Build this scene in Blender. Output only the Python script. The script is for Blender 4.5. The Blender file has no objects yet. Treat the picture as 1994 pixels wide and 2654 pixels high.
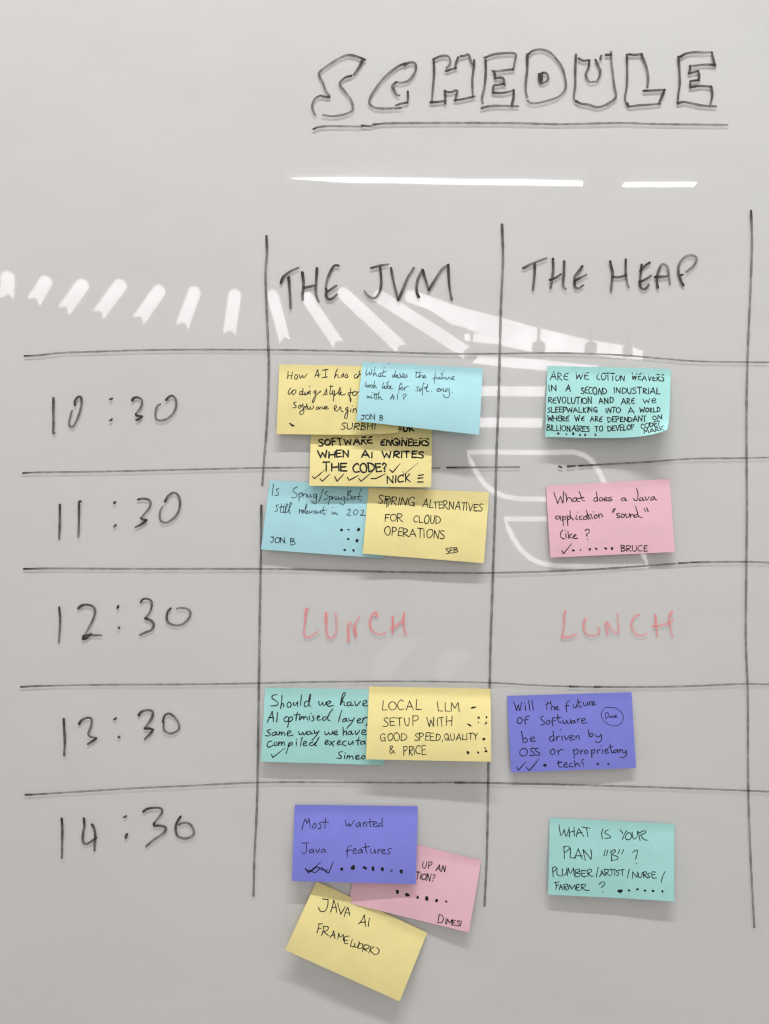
import bpy, math, random
from mathutils import Vector

SC = bpy.context.scene
C = SC.collection
random.seed(7)

# ------------------------------------------------------------------ scale
S = 0.127 / 324.0          # metres per photograph pixel on the glass (a note is 127 mm wide)
CX, CY = 997.0, 1327.0     # the middle of the photograph
DIST = 0.80                # camera to glass
ZC = 1.50                  # camera height

# ------------------------------------------------------------------ camera
cam = bpy.data.cameras.new('camera')
cam_o = bpy.data.objects.new('camera', cam)
C.objects.link(cam_o)
cam_o.location = (0, -DIST, ZC)
cam_o.rotation_euler = (math.radians(90), 0, 0)
cam.sensor_fit = 'VERTICAL'
cam.angle = 2 * math.atan(2654 * S / 2 / DIST)
cam.clip_start = 0.01
cam.clip_end = 100
SC.camera = cam_o

# ------------------------------------------------------------------ light
world = bpy.data.worlds.new('World')
SC.world = world
world.use_nodes = True
wb = world.node_tree.nodes['Background']
wb.inputs[0].default_value = (1.0, 0.972, 0.935, 1)
wb.inputs[1].default_value = 0.46


def area_lamp(name, loc, target, sx, sy, power, col):
    l = bpy.data.lights.new(name, 'AREA')
    l.shape = 'RECTANGLE'
    l.size, l.size_y = sx, sy
    l.energy = power
    l.color = col
    o = bpy.data.objects.new(name, l)
    C.objects.link(o)
    o.location = loc
    o.rotation_euler = (Vector(target) - Vector(loc)).to_track_quat('-Z', 'Y').to_euler()
    return o


# the ceiling strip close to the board, and two shorter ones to its sides
area_lamp('ceiling_strip_light', (0.10, -1.10, ZC + 2.60), (0.1, 0, ZC - 1.0), 1.8, 0.07, 80.0, (0.985, 0.985, 0.995))
area_lamp('side_strip_light', (1.75, -0.95, ZC + 0.95), (0, 0, ZC), 0.35, 0.30, 2.6, (0.93, 1.0, 0.98))
area_lamp('side_strip_light', (-1.75, -0.95, ZC + 0.95), (0, 0, ZC), 0.35, 0.30, 2.6, (1.0, 0.95, 0.92))

SC.view_settings.view_transform = 'Standard'
SC.view_settings.look = 'None'
SC.view_settings.exposure = 0.0
SC.view_settings.gamma = 1.0
SC.view_settings.use_curve_mapping = False
SC.cycles.max_bounces = 8
SC.cycles.transparent_max_bounces = 24
SC.cycles.use_denoising = True
SC.cycles.filter_width = 1.2


# ------------------------------------------------------------------ helpers
def P(x, y, h=0.0):
    """photograph pixel on the board plane, lifted h metres off the glass -> world"""
    k = S * (DIST - h) / DIST
    return Vector(((x - CX) * k, -h, ZC - (y - CY) * k))


def link(name, verts, faces, mat, parent=None, attr=None, smooth=False):
    me = bpy.data.meshes.new(name)
    me.from_pydata([tuple(v) for v in verts], [], faces)
    me.materials.append(mat)
    if attr:
        a = me.attributes.new('ink', 'FLOAT', 'POINT')
        a.data.foreach_set('value', attr)
    if smooth:
        me.polygons.foreach_set('use_smooth', [True] * len(faces))
    me.update()
    o = bpy.data.objects.new(name, me)
    C.objects.link(o)
    if parent is not None:
        o.parent = parent
        o.matrix_parent_inverse.identity()
        if parent.type == 'EMPTY':
            off = parent.location
            for v in me.vertices:
                v.co -= off
    return o


def tag(o, label, cat, group=None):
    o['label'] = label
    o['category'] = cat
    if group:
        o['group'] = group


def lin(c):
    c /= 255.0
    return c / 12.92 if c <= 0.04045 else ((c + 0.055) / 1.055) ** 2.4


def rgb(r, g, b):
    return (lin(r), lin(g), lin(b), 1)


# ------------------------------------------------------------------ materials
def new_mat(name):
    m = bpy.data.materials.new(name)
    m.use_nodes = True
    nt = m.node_tree
    for n in list(nt.nodes):
        nt.nodes.remove(n)
    out = nt.nodes.new('ShaderNodeOutputMaterial')
    return m, nt, out


def back_paint():
    m, nt, out = new_mat('back_painted_white')
    b = nt.nodes.new('ShaderNodeBsdfPrincipled')
    b.inputs['Roughness'].default_value = 0.9
    b.inputs['Specular IOR Level'].default_value = 0.0
    tc = nt.nodes.new('ShaderNodeTexCoord')
    n = nt.nodes.new('ShaderNodeTexNoise')
    n.inputs['Scale'].default_value = 3.5
    n.inputs['Detail'].default_value = 3
    r = nt.nodes.new('ShaderNodeValToRGB')
    r.color_ramp.elements[0].position = 0.3
    r.color_ramp.elements[1].position = 0.7
    r.color_ramp.elements[0].color = (0.618, 0.608, 0.596, 1)
    r.color_ramp.elements[1].color = (0.630, 0.614, 0.606, 1)
    nt.links.new(tc.outputs['Object'], n.inputs['Vector'])
    nt.links.new(n.outputs['Fac'], r.inputs['Fac'])
    nt.links.new(r.outputs['Color'], b.inputs['Base Color'])
    nt.links.new(b.outputs[0], out.inputs[0])
    return m


def glass_mat():
    """clear glass face: lets the light through, mirrors a few percent; a haze of wiped ink"""
    m, nt, out = new_mat('glass_face')
    L = nt.links.new
    tr = nt.nodes.new('ShaderNodeBsdfTransparent')
    tr.inputs[0].default_value = (0.99, 0.995, 0.992, 1)
    gl = nt.nodes.new('ShaderNodeBsdfGlossy')
    gl.inputs['Roughness'].default_value = 0.022
    fr = nt.nodes.new('ShaderNodeFresnel')
    fr.inputs['IOR'].default_value = 1.66
    tc = nt.nodes.new('ShaderNodeTexCoord')
    # very slight waviness of the pane
    n = nt.nodes.new('ShaderNodeTexNoise')
    n.inputs['Scale'].default_value = 9
    n.inputs['Detail'].default_value = 2
    bp = nt.nodes.new('ShaderNodeBump')
    bp.inputs['Strength'].default_value = 0.02
    bp.inputs['Distance'].default_value = 0.002
    L(tc.outputs['Object'], n.inputs['Vector'])
    L(n.outputs['Fac'], bp.inputs['Height'])
    L(bp.outputs[0], gl.inputs['Normal'])
    mx = nt.nodes.new('ShaderNodeMixShader')
    # only the room side mirrors; light coming back out of the paint passes
    ge = nt.nodes.new('ShaderNodeNewGeometry')
    front = nt.nodes.new('ShaderNodeMath')
    front.operation = 'SUBTRACT'
    front.inputs[0].default_value = 1.0
    L(ge.outputs['Backfacing'], front.inputs[1])
    ff = nt.nodes.new('ShaderNodeMath')
    ff.operation = 'MULTIPLY'
    L(fr.outputs[0], ff.inputs[0])
    L(front.outputs[0], ff.inputs[1])
    L(ff.outputs[0], mx.inputs[0])
    L(tr.outputs[0], mx.inputs[1])
    L(gl.outputs[0], mx.inputs[2])
    # wiped-off ink residue, in broad smears
    df = nt.nodes.new('ShaderNodeBsdfDiffuse')
    df.inputs[0].default_value = (0.34, 0.33, 0.33, 1)
    mp = nt.nodes.new('ShaderNodeMapping')
    mp.inputs['Scale'].default_value = (2.2, 1, 5.5)
    mp.inputs['Rotation'].default_value = (0, 0.35, 0)
    n2 = nt.nodes.new('ShaderNodeTexNoise')
    n2.inputs['Scale'].default_value = 2.4
    n2.inputs['Detail'].default_value = 6
    n2.inputs['Roughness'].default_value = 0.6
    rr = nt.nodes.new('ShaderNodeMapRange')
    rr.inputs[1].default_value = 0.45
    rr.inputs[2].default_value = 0.8
    rr.inputs[3].default_value = 0.0
    rr.inputs[4].default_value = 0.045
    L(tc.outputs['Object'], mp.inputs[0])
    L(mp.outputs[0], n2.inputs['Vector'])
    L(n2.outputs['Fac'], rr.inputs[0])
    m2 = nt.nodes.new('ShaderNodeMixShader')
    L(rr.outputs[0], m2.inputs[0])
    L(mx.outputs[0], m2.inputs[1])
    L(df.outputs[0], m2.inputs[2])
    L(m2.outputs[0], out.inputs[0])
    return m


def ink_mat(name, col, streak=0.12):
    """marker ink: a thin film whose density (attribute) varies along the stroke"""
    m, nt, out = new_mat(name)
    L = nt.links.new
    at = nt.nodes.new('ShaderNodeAttribute')
    at.attribute_name = 'ink'
    tc = nt.nodes.new('ShaderNodeTexCoord')
    n = nt.nodes.new('ShaderNodeTexNoise')
    n.inputs['Scale'].default_value = 160
    n.inputs['Detail'].default_value = 2
    mr = nt.nodes.new('ShaderNodeMapRange')
    mr.inputs[1].default_value = 0.3
    mr.inputs[2].default_value = 0.7
    mr.inputs[3].default_value = -streak
    mr.inputs[4].default_value = streak
    ad = nt.nodes.new('ShaderNodeMath')
    ad.operation = 'ADD'
    ad.use_clamp = True
    L(tc.outputs['Object'], n.inputs['Vector'])
    L(n.outputs['Fac'], mr.inputs[0])
    L(at.outputs['Fac'], ad.inputs[0])
    L(mr.outputs[0], ad.inputs[1])
    tr = nt.nodes.new('ShaderNodeBsdfTransparent')
    b = nt.nodes.new('ShaderNodeBsdfPrincipled')
    b.inputs['Base Color'].default_value = col
    b.inputs['Roughness'].default_value = 0.55
    b.inputs['Specular IOR Level'].default_value = 0.25
    mx = nt.nodes.new('ShaderNodeMixShader')
    L(ad.outputs[0], mx.inputs[0])
    L(tr.outputs[0], mx.inputs[1])
    L(b.outputs[0], mx.inputs[2])
    L(mx.outputs[0], out.inputs[0])
    return m


def paper_mat(name, col):
    m, nt, out = new_mat(name)
    L = nt.links.new
    b = nt.nodes.new('ShaderNodeBsdfPrincipled')
    b.inputs['Roughness'].default_value = 0.85
    b.inputs['Specular IOR Level'].default_value = 0.12
    tc = nt.nodes.new('ShaderNodeTexCoord')
    n = nt.nodes.new('ShaderNodeTexNoise')
    n.inputs['Scale'].default_value = 420
    n.inputs['Detail'].default_value = 4
    n3 = nt.nodes.new('ShaderNodeTexNoise')
    n3.inputs['Scale'].default_value = 38
    n3.inputs['Detail'].default_value = 3
    mixv = nt.nodes.new('ShaderNodeMath')
    mixv.operation = 'MULTIPLY_ADD'
    mixv.inputs[1].default_value = 0.5
    hsv = nt.nodes.new('ShaderNodeHueSaturation')
    hsv.inputs['Color'].default_value = col
    mr = nt.nodes.new('ShaderNodeMapRange')
    mr.inputs[1].default_value = 0.4
    mr.inputs[2].default_value = 1.1
    mr.inputs[3].default_value = 0.94
    mr.inputs[4].default_value = 1.05
    L(tc.outputs['Object'], n.inputs['Vector'])
    L(tc.outputs['Object'], n3.inputs['Vector'])
    L(n.outputs['Fac'], mixv.inputs[0])
    L(n3.outputs['Fac'], mixv.inputs[2])
    L(mixv.outputs[0], mr.inputs[0])
    L(mr.outputs[0], hsv.inputs['Value'])
    L(hsv.outputs[0], b.inputs['Base Color'])
    bp = nt.nodes.new('ShaderNodeBump')
    bp.inputs['Strength'].default_value = 0.26
    bp.inputs['Distance'].default_value = 0.0012
    L(n3.outputs['Fac'], bp.inputs['Height'])
    L(bp.outputs[0], b.inputs['Normal'])
    t = nt.nodes.new('ShaderNodeBsdfTranslucent')
    L(hsv.outputs[0], t.inputs['Color'])
    mx = nt.nodes.new('ShaderNodeMixShader')
    mx.inputs[0].default_value = 0.16
    L(b.outputs[0], mx.inputs[1])
    L(t.outputs[0], mx.inputs[2])
    L(mx.outputs[0], out.inputs[0])
    return m


def glow_mat(name, col, strength, uneven=0.2):
    m, nt, out = new_mat(name)
    e = nt.nodes.new('ShaderNodeEmission')
    e.inputs[0].default_value = col
    tc = nt.nodes.new('ShaderNodeTexCoord')
    n = nt.nodes.new('ShaderNodeTexNoise')
    n.inputs['Scale'].default_value = 5.0
    n.inputs['Detail'].default_value = 3
    r = nt.nodes.new('ShaderNodeMapRange')
    r.inputs[1].default_value = 0.3
    r.inputs[2].default_value = 0.7
    r.inputs[3].default_value = strength * (1 - uneven)
    r.inputs[4].default_value = strength * (1 + uneven)
    nt.links.new(tc.outputs['Object'], n.inputs['Vector'])
    nt.links.new(n.outputs['Fac'], r.inputs[0])
    nt.links.new(r.outputs[0], e.inputs[1])
    nt.links.new(e.outputs[0], out.inputs[0])
    return m


def plain_mat(name, col, rough=0.6):
    m, nt, out = new_mat(name)
    b = nt.nodes.new('ShaderNodeBsdfPrincipled')
    b.inputs['Roughness'].default_value = rough
    n = nt.nodes.new('ShaderNodeTexNoise')
    n.inputs['Scale'].default_value = 30
    h = nt.nodes.new('ShaderNodeHueSaturation')
    h.inputs['Color'].default_value = col
    r = nt.nodes.new('ShaderNodeMapRange')
    r.inputs[3].default_value = 0.9
    r.inputs[4].default_value = 1.1
    nt.links.new(n.outputs['Fac'], r.inputs[0])
    nt.links.new(r.outputs[0], h.inputs['Value'])
    nt.links.new(h.outputs[0], b.inputs['Base Color'])
    nt.links.new(b.outputs[0], out.inputs[0])
    return m


M_BACK = back_paint()
M_GLASS = glass_mat()
M_INK = ink_mat('marker_ink_black', (0.030, 0.027, 0.022, 1))
M_RED = ink_mat('marker_ink_red', (0.86, 0.25, 0.26, 1), 0.08)
M_PEN = ink_mat('pen_ink_black', (0.013, 0.013, 0.015, 1), 0.05)
PAPER = {
    'yellow': paper_mat('paper_yellow', (0.93, 0.82, 0.38, 1)),
    'blue': paper_mat('paper_pale_blue', (0.455, 0.77, 0.82, 1)),
    'teal': paper_mat('paper_teal', (0.44, 0.79, 0.76, 1)),
    'pink': paper_mat('paper_pink', (0.92, 0.575, 0.655, 1)),
    'purple': paper_mat('paper_purple', (0.255, 0.275, 0.80, 1)),
}


# ------------------------------------------------------------------ strokes
def smooth_run(pts, step):
    """Catmull-Rom through pts, resampled at about `step`"""
    if len(pts) == 2:
        dense = [pts[0], pts[1]]
    else:
        ext = [(2 * pts[0][0] - pts[1][0], 2 * pts[0][1] - pts[1][1])] + list(pts) + \
              [(2 * pts[-1][0] - pts[-2][0], 2 * pts[-1][1] - pts[-2][1])]
        dense = []
        for i in range(1, len(ext) - 2):
            p0, p1, p2, p3 = ext[i - 1:i + 3]
            n = 8
            for k in range(n):
                t = k / n
                q = []
                for d in (0, 1):
                    a, b, c, e = p0[d], p1[d], p2[d], p3[d]
                    q.append(0.5 * (2 * b + (c - a) * t + (2 * a - 5 * b + 4 * c - e) * t * t +
                                    (3 * b - a - 3 * c + e) * t ** 3))
                dense.append(tuple(q))
        dense.append(pts[-1])
    out = [dense[0]]
    acc = 0.0
    for a, b in zip(dense, dense[1:]):
        d = math.hypot(b[0] - a[0], b[1] - a[1])
        if d < 1e-9:
            continue
        pos = 0.0
        while acc + (d - pos) >= step:
            pos += step - acc
            acc = 0.0
            t = pos / d
            out.append((a[0] + (b[0] - a[0]) * t, a[1] + (b[1] - a[1]) * t))
        acc += d - pos
    if math.hypot(out[-1][0] - dense[-1][0], out[-1][1] - dense[-1][1]) > step * 0.25 or len(out) == 1:
        out.append(dense[-1])
    else:
        out[-1] = dense[-1]
    return out


class Ink:
    """collects ribbons in photograph pixels and links them as one mesh"""
    layer = 0

    def __init__(self, place, rnd):
        self.place = place      # (x, y, extra height) -> world
        self.v, self.f, self.a = [], [], []
        self.rnd = rnd

    def stroke(self, pts, w, dark=0.95, light=0.75, step=2.5, wobble=0.10, taper=0.0):
        runs, cur = [], [pts[0]]
        for p in pts[1:]:
            if p == cur[-1]:
                if len(cur) > 1:
                    runs.append(cur)
                cur = [p]
            else:
                cur.append(p)
        if len(cur) > 1:
            runs.append(cur)
        for k, r in enumerate(runs):
            self.ribbon(smooth_run(r, step), w, dark if k == 0 else (dark + light) / 2, light, wobble,
                        taper if k == len(runs) - 1 else 0)

    def ribbon(self, c, w, dark, light, wobble, taper=0.0):
        Ink.layer = (Ink.layer + 1) % 12
        z = 0.00005 + Ink.layer * 0.000004
        n = len(c)
        ph = self.rnd.random() * 6
        fr = 0.25 + self.rnd.random() * 0.2
        rows = []
        for i, (x, y) in enumerate(c):
            a = c[max(0, i - 1)]
            b = c[min(n - 1, i + 1)]
            dx, dy = b[0] - a[0], b[1] - a[1]
            d = math.hypot(dx, dy) or 1
            dx, dy = dx / d, dy / d
            t = i / max(1, n - 1)
            ww = w * 0.5 * (1 + wobble * math.sin(ph + i * fr)) * (1 - taper * max(0, t - 0.55) / 0.45)
            den = light + (dark - light) * math.exp(-i * 0.10) + 0.05 * math.sin(ph * 2 + i * 0.11)
            if i == n - 1:
                den = min(1, den + 0.06)
            rows.append((x, y, dx, dy, ww, den))
        x, y, dx, dy, ww, den = rows[0]
        head = [(x - dx * ww * q, y - dy * ww * q, dx, dy, ww * s_, den) for q, s_ in ((0.95, 0.3), (0.6, 0.78))]
        x, y, dx, dy, ww, den = rows[-1]
        tail = [(x + dx * ww * q, y + dy * ww * q, dx, dy, ww * s_, den) for q, s_ in ((0.6, 0.78), (0.95, 0.3))]
        rows = head + rows + tail
        b0 = len(self.v)
        for (x, y, dx, dy, ww, den) in rows:
            for s_ in (-1, 1):
                self.v.append(self.place(x - dy * ww * s_, y + dx * ww * s_, z))
                self.a.append(max(0.0, min(1.0, den)))
        for i in range(len(rows) - 1):
            q = b0 + i * 2
            self.f.append((q, q + 1, q + 3, q + 2))

    def blob(self, x, y, rx, ry=None, ang=0.0, den=0.97):
        Ink.layer = (Ink.layer + 1) % 12
        z = 0.00005 + Ink.layer * 0.000004
        ry = ry or rx
        b0 = len(self.v)
        self.v.append(self.place(x, y, z))
        self.a.append(den)
        n = 14
        p1, p2 = self.rnd.random() * 6, self.rnd.random() * 6
        for i in range(n):
            t = i / n * math.tau
            k = 1 + 0.13 * math.sin(2 * t + p1) + 0.09 * math.sin(3 * t + p2)
            u, v = rx * k * math.cos(t), ry * k * math.sin(t)
            self.v.append(self.place(x + u * math.cos(ang) - v * math.sin(ang), y + u * math.sin(ang) + v * math.cos(ang), z))
            self.a.append(den)
        for i in range(n):
            self.f.append((b0, b0 + 1 + i, b0 + 1 + (i + 1) % n))

    def build(self, name, mat, parent):
        return link(name, self.v, self.f, mat, parent, self.a)


# ------------------------------------------------------------------ a hand of single strokes
def G(w, s):
    return (w, [[tuple(float(q) for q in p.split(',')) for p in st.split()] for st in s.split('|')])


FONT = {
    'A': G(78, '0,100 38,0|38,0 76,100|14,66 64,63'),
    'B': G(60, '5,0 5,100|5,3 42,6 48,26 10,46 10,46 54,58 56,85 5,100'),
    'C': G(64, '60,12 40,0 10,25 2,60 18,94 62,92'),
    'D': G(70, '6,2 6,98|4,2 45,10 68,45 50,85 4,100'),
    'E': G(54, '52,2 4,4 4,4 4,98 4,98 54,95|4,49 44,46'),
    '€': G(58, '56,2 20,16 4,52 12,90 56,94|6,50 46,44'),
    '≡': G(54, '10,8 54,0|6,50 50,46|4,98 54,96'),
    'F': G(54, '54,1 4,4 4,4 4,100|4,48 42,46'),
    'G': G(72, '62,12 38,0 8,25 4,65 25,98 58,88 62,60 62,60 38,58|62,60 64,106'),
    'H': G(68, '4,0 4,100|64,0 64,100|4,52 64,48'),
    'I': G(12, '6,0 6,100'),
    'Í': G(40, '20,2 20,98|2,3 40,0|0,99 40,97'),
    'J': G(52, '8,3 56,0|38,2 40,60 28,96 8,94 0,78'),
    'K': G(62, '5,0 5,100|56,2 8,54 8,54 60,100'),
    'L': G(54, '4,0 6,96 6,96 54,94'),
    'M': G(86, '2,100 10,0 10,0 42,66 42,66 76,0 76,0 84,100'),
    'N': G(70, '4,100 6,0 6,0 62,98 62,98 66,0'),
    'O': G(74, '40,0 10,18 2,58 24,98 60,88 72,42 56,6 34,2'),
    'P': G(56, '6,0 6,104|4,4 42,2 54,24 38,48 8,54'),
    'Q': G(78, '40,0 10,18 2,58 24,98 60,88 72,42 56,6 34,2|46,70 78,106'),
    'R': G(62, '5,0 5,100|4,4 42,2 54,24 36,46 8,52 8,52 60,100'),
    'S': G(52, '50,8 24,0 6,22 28,46 50,70 34,98 0,94'),
    'T': G(64, '0,4 64,0|33,2 32,100'),
    'U': G(64, '4,0 4,60 18,96 44,94 58,60 60,0'),
    'V': G(64, '2,0 31,100 31,100 62,0'),
    'W': G(94, '2,0 22,98 22,98 47,30 47,30 70,98 70,98 92,0'),
    'Y': G(62, '2,0 32,50|62,0 34,48 26,100'),
    '2': G(54, '4,20 24,0 48,14 42,48 4,98 4,98 54,96'),
    '0': G(58, '30,0 6,20 2,60 20,98 48,88 56,42 44,6 28,1'),
    '5': G(52, '50,0 10,2 10,2 8,44 8,44 44,50 46,84 4,98'),
    '?': G(46, '4,18 22,0 44,16 34,44 20,56 20,72|20,95 21,99'),
    '!': G(12, '8,0 6,70|5,95 6,99'),
    ',': G(14, '10,88 3,122'),
    '.': G(10, '5,97 6,100'),
    '&': G(60, '58,98 14,30 30,4 40,24 6,70 20,98 54,62'),
    '/': G(30, '30,-6 0,104'),
    'a': G(46, '40,56 24,46 6,62 6,90 24,98 40,68|40,50 40,90 48,100'),
    'b': G(44, '4,0 6,98|6,66 24,50 42,66 38,92 20,102 6,92'),
    'c': G(40, '38,56 22,46 6,64 8,90 24,100 40,90'),
    'd': G(46, '38,66 22,50 5,66 6,90 22,100 38,80|40,0 40,90 48,98'),
    'e': G(42, '6,75 36,69 34,53 22,46 6,62 6,88 22,101 42,90'),
    'f': G(38, '38,8 26,0 17,20 14,70 9,126|0,52 34,48'),
    'ƒ': G(36, '38,8 26,2 17,20 15,60 14,104|0,52 34,48'),
    'g': G(46, '40,56 22,46 6,64 8,88 24,94 40,66|40,50 40,110 26,140 4,134'),
    'h': G(44, '4,0 5,100|5,68 22,50 36,60 38,98'),
    'i': G(14, '6,50 7,98|6,26 7,30'),
    'k': G(42, '5,0 5,100|36,52 8,76 8,76 40,100'),
    'l': G(14, '6,0 7,98'),
    'm': G(66, '4,50 5,100|5,64 18,50 30,60 31,98|31,64 44,50 58,60 60,98'),
    'n': G(44, '4,50 5,100|5,66 22,49 36,60 38,98'),
    'o': G(46, '24,48 6,60 5,86 22,100 40,86 40,62 22,48'),
    'p': G(44, '5,50 5,140|5,64 22,48 40,62 36,90 20,100 6,88'),
    'r': G(34, '4,50 6,100|6,68 18,52 34,52'),
    's': G(36, '34,54 18,47 6,58 18,72 32,84 20,100 2,96'),
    't': G(34, '14,14 14,84 22,98 34,92|0,48 32,44'),
    'u': G(44, '4,50 5,84 16,100 34,84|36,50 37,88 44,98'),
    'v': G(40, '2,50 18,100 18,100 38,50'),
    'w': G(60, '2,50 14,98 14,98 30,62 30,62 42,98 42,98 58,48'),
    'x': G(40, '2,50 38,100|38,50 2,100'),
    'y': G(42, '2,50 18,92|40,50 24,100 4,142'),
}


def word(ink, org, text, x0, y0, x1, y1, h, pen, slant=0.0, den=(0.97, 0.90)):
    """one handwritten word between two baseline points, all in the zoomed crop `org`=(ox, oy, scale)"""
    ox, oy, sc = org
    x0, y0, x1, y1 = ox + x0 / sc, oy + y0 / sc, ox + x1 / sc, oy + y1 / sc
    h, pen = h / sc, pen / sc
    rnd = ink.rnd
    gap = [15 if ch.isupper() or ch in '€Í≡' else 9 for ch in text]
    gap[-1] = 0
    total = sum(FONT[ch][0] for ch in text) + sum(gap)
    L = math.hypot(x1 - x0, y1 - y0)
    ux, uy = (x1 - x0) / L, (y1 - y0) / L
    kx = L / total
    ky = h / 100.0
    cur = 0.0
    for ch, g in zip(text, gap):
        w, strokes = FONT[ch]
        jr = (rnd.random() - 0.5) * 0.22
        js = 1 + (rnd.random() - 0.5) * 0.24
        jy = (rnd.random() - 0.5) * 0.11 * h
        jw = 1 + (rnd.random() - 0.5) * 0.22
        for st in strokes:
            pts = []
            for i, (gx, gy) in enumerate(st):
                if i and st[i] == st[i - 1]:
                    pts.append(pts[-1])
                    continue
                lx = (gx - w / 2) * kx * jw + (rnd.random() - 0.5) * 0.07 * h
                ly = (gy - 100) * ky * js + (rnd.random() - 0.5) * 0.07 * h
                lx -= ly * (slant + jr)
                lx += (cur + w / 2) * kx
                ly += jy
                pts.append((x0 + ux * lx - uy * ly, y0 + uy * lx + ux * ly))
            ink.stroke(pts, pen * (0.92 + rnd.random() * 0.2), den[0], den[1], step=max(1.2, h / 14), wobble=0.12)
        cur += w + g


# ------------------------------------------------------------------ the whiteboard
board = bpy.data.objects.new('glass_whiteboard', None)
board.empty_display_size = 0.1
board.location = (0, 0, ZC)
C.objects.link(board)
tag(board, 'wide white glass board ruled by hand into a timetable of rows and columns', 'whiteboard')

GAP = 0.0015                                    # glass between ink and white paint


def box(name, x0, x1, y0, y1, z0, z1, mat, parent):
    v = [(x, y, z) for x in (x0, x1) for y in (y0, y1) for z in (z0, z1)]
    f = [(0, 1, 3, 2), (4, 6, 7, 5), (0, 4, 5, 1), (2, 3, 7, 6), (0, 2, 6, 4), (1, 5, 7, 3)]
    return link(name, v, f, mat, parent)


box('back_panel', -1.5, 1.5, GAP, 0.02, ZC - 0.95, ZC + 0.95, M_BACK, board)
link('glass_pane', [(-1.5, 0, ZC - 0.95), (1.5, 0, ZC - 0.95), (1.5, 0, ZC + 0.95), (-1.5, 0, ZC + 0.95)],
     [(0, 1, 2, 3)], M_GLASS, board)


def on_glass(x, y, z):
    return P(x, y, z)


def parse(txt, org):
    ox, oy, sc = org
    out = []
    for st in txt.replace('\n', ' ').split(';'):
        st = st.strip()
        if st:
            out.append([(ox + float(p.split(',')[0]) / sc, oy + float(p.split(',')[1]) / sc) for p in st.split()])
    return out


def board_ink(name, items, mat=None, w=6.2, dark=0.97, light=0.74, dots=(), label=None):
    ink = Ink(on_glass, random.Random(len(name) * 31 + int(items[0][0][0][0] if items[0] else dots[0][0])))
    for strokes in items:
        for st in strokes:
            ink.stroke(st, w * (0.93 + ink.rnd.random() * 0.16), dark, light * 0.76, step=3.0, wobble=0.09, taper=0.15)
    for d in dots:
        ink.blob(*d)
    o = ink.build(name, mat or M_INK, board)
    if label:
        o['label'] = label
    return o


def split_ink(names, cuts, strokes, w, light, dots=()):
    """one mesh per group of strokes lying between the given columns"""
    edges = [-1e9] + list(cuts) + [1e9]
    for k, nm in enumerate(names):
        inside = lambda x: edges[k] <= x < edges[k + 1]
        st = [q for q in strokes if inside(sum(p[0] for p in q) / len(q))]
        dd = [d for d in dots if inside(d[0])]
        if st:
            board_ink(nm, [st], w=w, light=light)
        for d in dd:
            board_ink('colon_dot', [[]], dots=[d])


Z1, Z2 = (780, 100, 2.77), (1320, 100, 2.77)
TITLE = [
    ('S', Z1, '460,152 420,135 350,118 290,135 200,190 140,235 132,265 160,320 180,375 205,410; 205,418 170,418 140,410 100,435 82,480 90,520 105,548; 442,160 415,210 380,260; 362,267 320,280 285,310 282,335 320,385 360,440 375,490 365,520 310,545 230,557 160,548'),
    ('C', Z1, '750,178 690,205 600,280 530,370 493,440 500,475 540,498 620,502 720,497; 745,190 780,172 815,175 828,205 815,250 775,300 725,317 685,312; 685,312 657,340 670,370 690,405 708,408; 768,380 770,420 765,462; 765,458 720,467 682,480'),
    ('H', Z1, '950,150 1000,128 1050,125 1072,150 1070,185 1045,212; 955,160 957,250 950,340 942,445; 1042,232 1085,220 1118,208; 1130,135 1112,180 1110,215; 1150,127 1180,122 1205,115 1225,170 1238,190; 1245,155 1243,200 1232,290 1235,415; 932,458 980,455 1030,448; 1035,375 1038,420 1037,465; 1035,380 1075,385 1110,372 1125,380 1115,410 1108,440; 1105,443 1160,435 1250,415'),
    ('E', Z1, '1320,138 1380,115 1460,105 1530,105 1545,125 1535,170 1525,225; 1525,220 1460,228 1410,235 1372,230; 1385,235 1395,260 1395,285; 1395,285 1430,280 1455,290 1465,335; 1455,325 1420,332 1385,340 1380,385; 1380,388 1430,390 1480,385 1528,370; 1528,370 1528,420 1515,475; 1327,155 1328,250 1318,350 1300,430 1308,465; 1298,500 1340,488 1420,482 1560,486'),
    ('D', Z2, '130,115 130,220 120,310 120,380 130,420; 140,112 170,88 225,78 290,98 350,160 390,230 407,320 400,370 350,420 260,450 190,464 150,460 135,445; 215,255 218,290 222,318; 225,260 240,247 268,250 282,280 270,305 235,320; 232,262 235,300'),
    ('U', Z2, '480,115 475,220 475,330 465,410 468,440 485,448; 480,450 520,468 570,475 630,492 690,478 750,440 768,410 755,340 745,250 735,170 732,95; 500,143 530,158 578,155; 575,160 572,200 550,255 562,290 580,312 612,308; 620,152 640,195 655,235 645,280 625,312; 655,148 662,122; 695,117 735,115'),
    ('L', Z2, '845,115 848,220 845,340 832,420 840,465 855,482; 850,465 860,487 920,480 1000,475 1085,468; 860,113 905,117 955,110; 950,115 985,200 998,280 992,350; 965,375 1040,372 1120,368; 1115,368 1095,420 1075,465'),
    ('E', Z2, '1225,133 1270,108 1330,98 1400,100 1455,98; 1455,98 1465,140 1480,200; 1480,188 1400,187 1330,195 1295,195; 1300,200 1298,225 1290,250; 1290,250 1330,240 1358,232; 1355,235 1365,260 1362,300; 1360,298 1300,305; 1303,305 1300,330 1302,350; 1302,350 1370,340 1450,345; 1450,345 1460,400 1445,470; 1215,130 1222,220 1225,320 1215,400 1210,465; 1212,465 1250,455 1310,465 1380,480 1485,487'),
]
board_ink('title_lettering', [parse(t, z) for _, z, t in TITLE], w=6.4, light=0.80)
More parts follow.
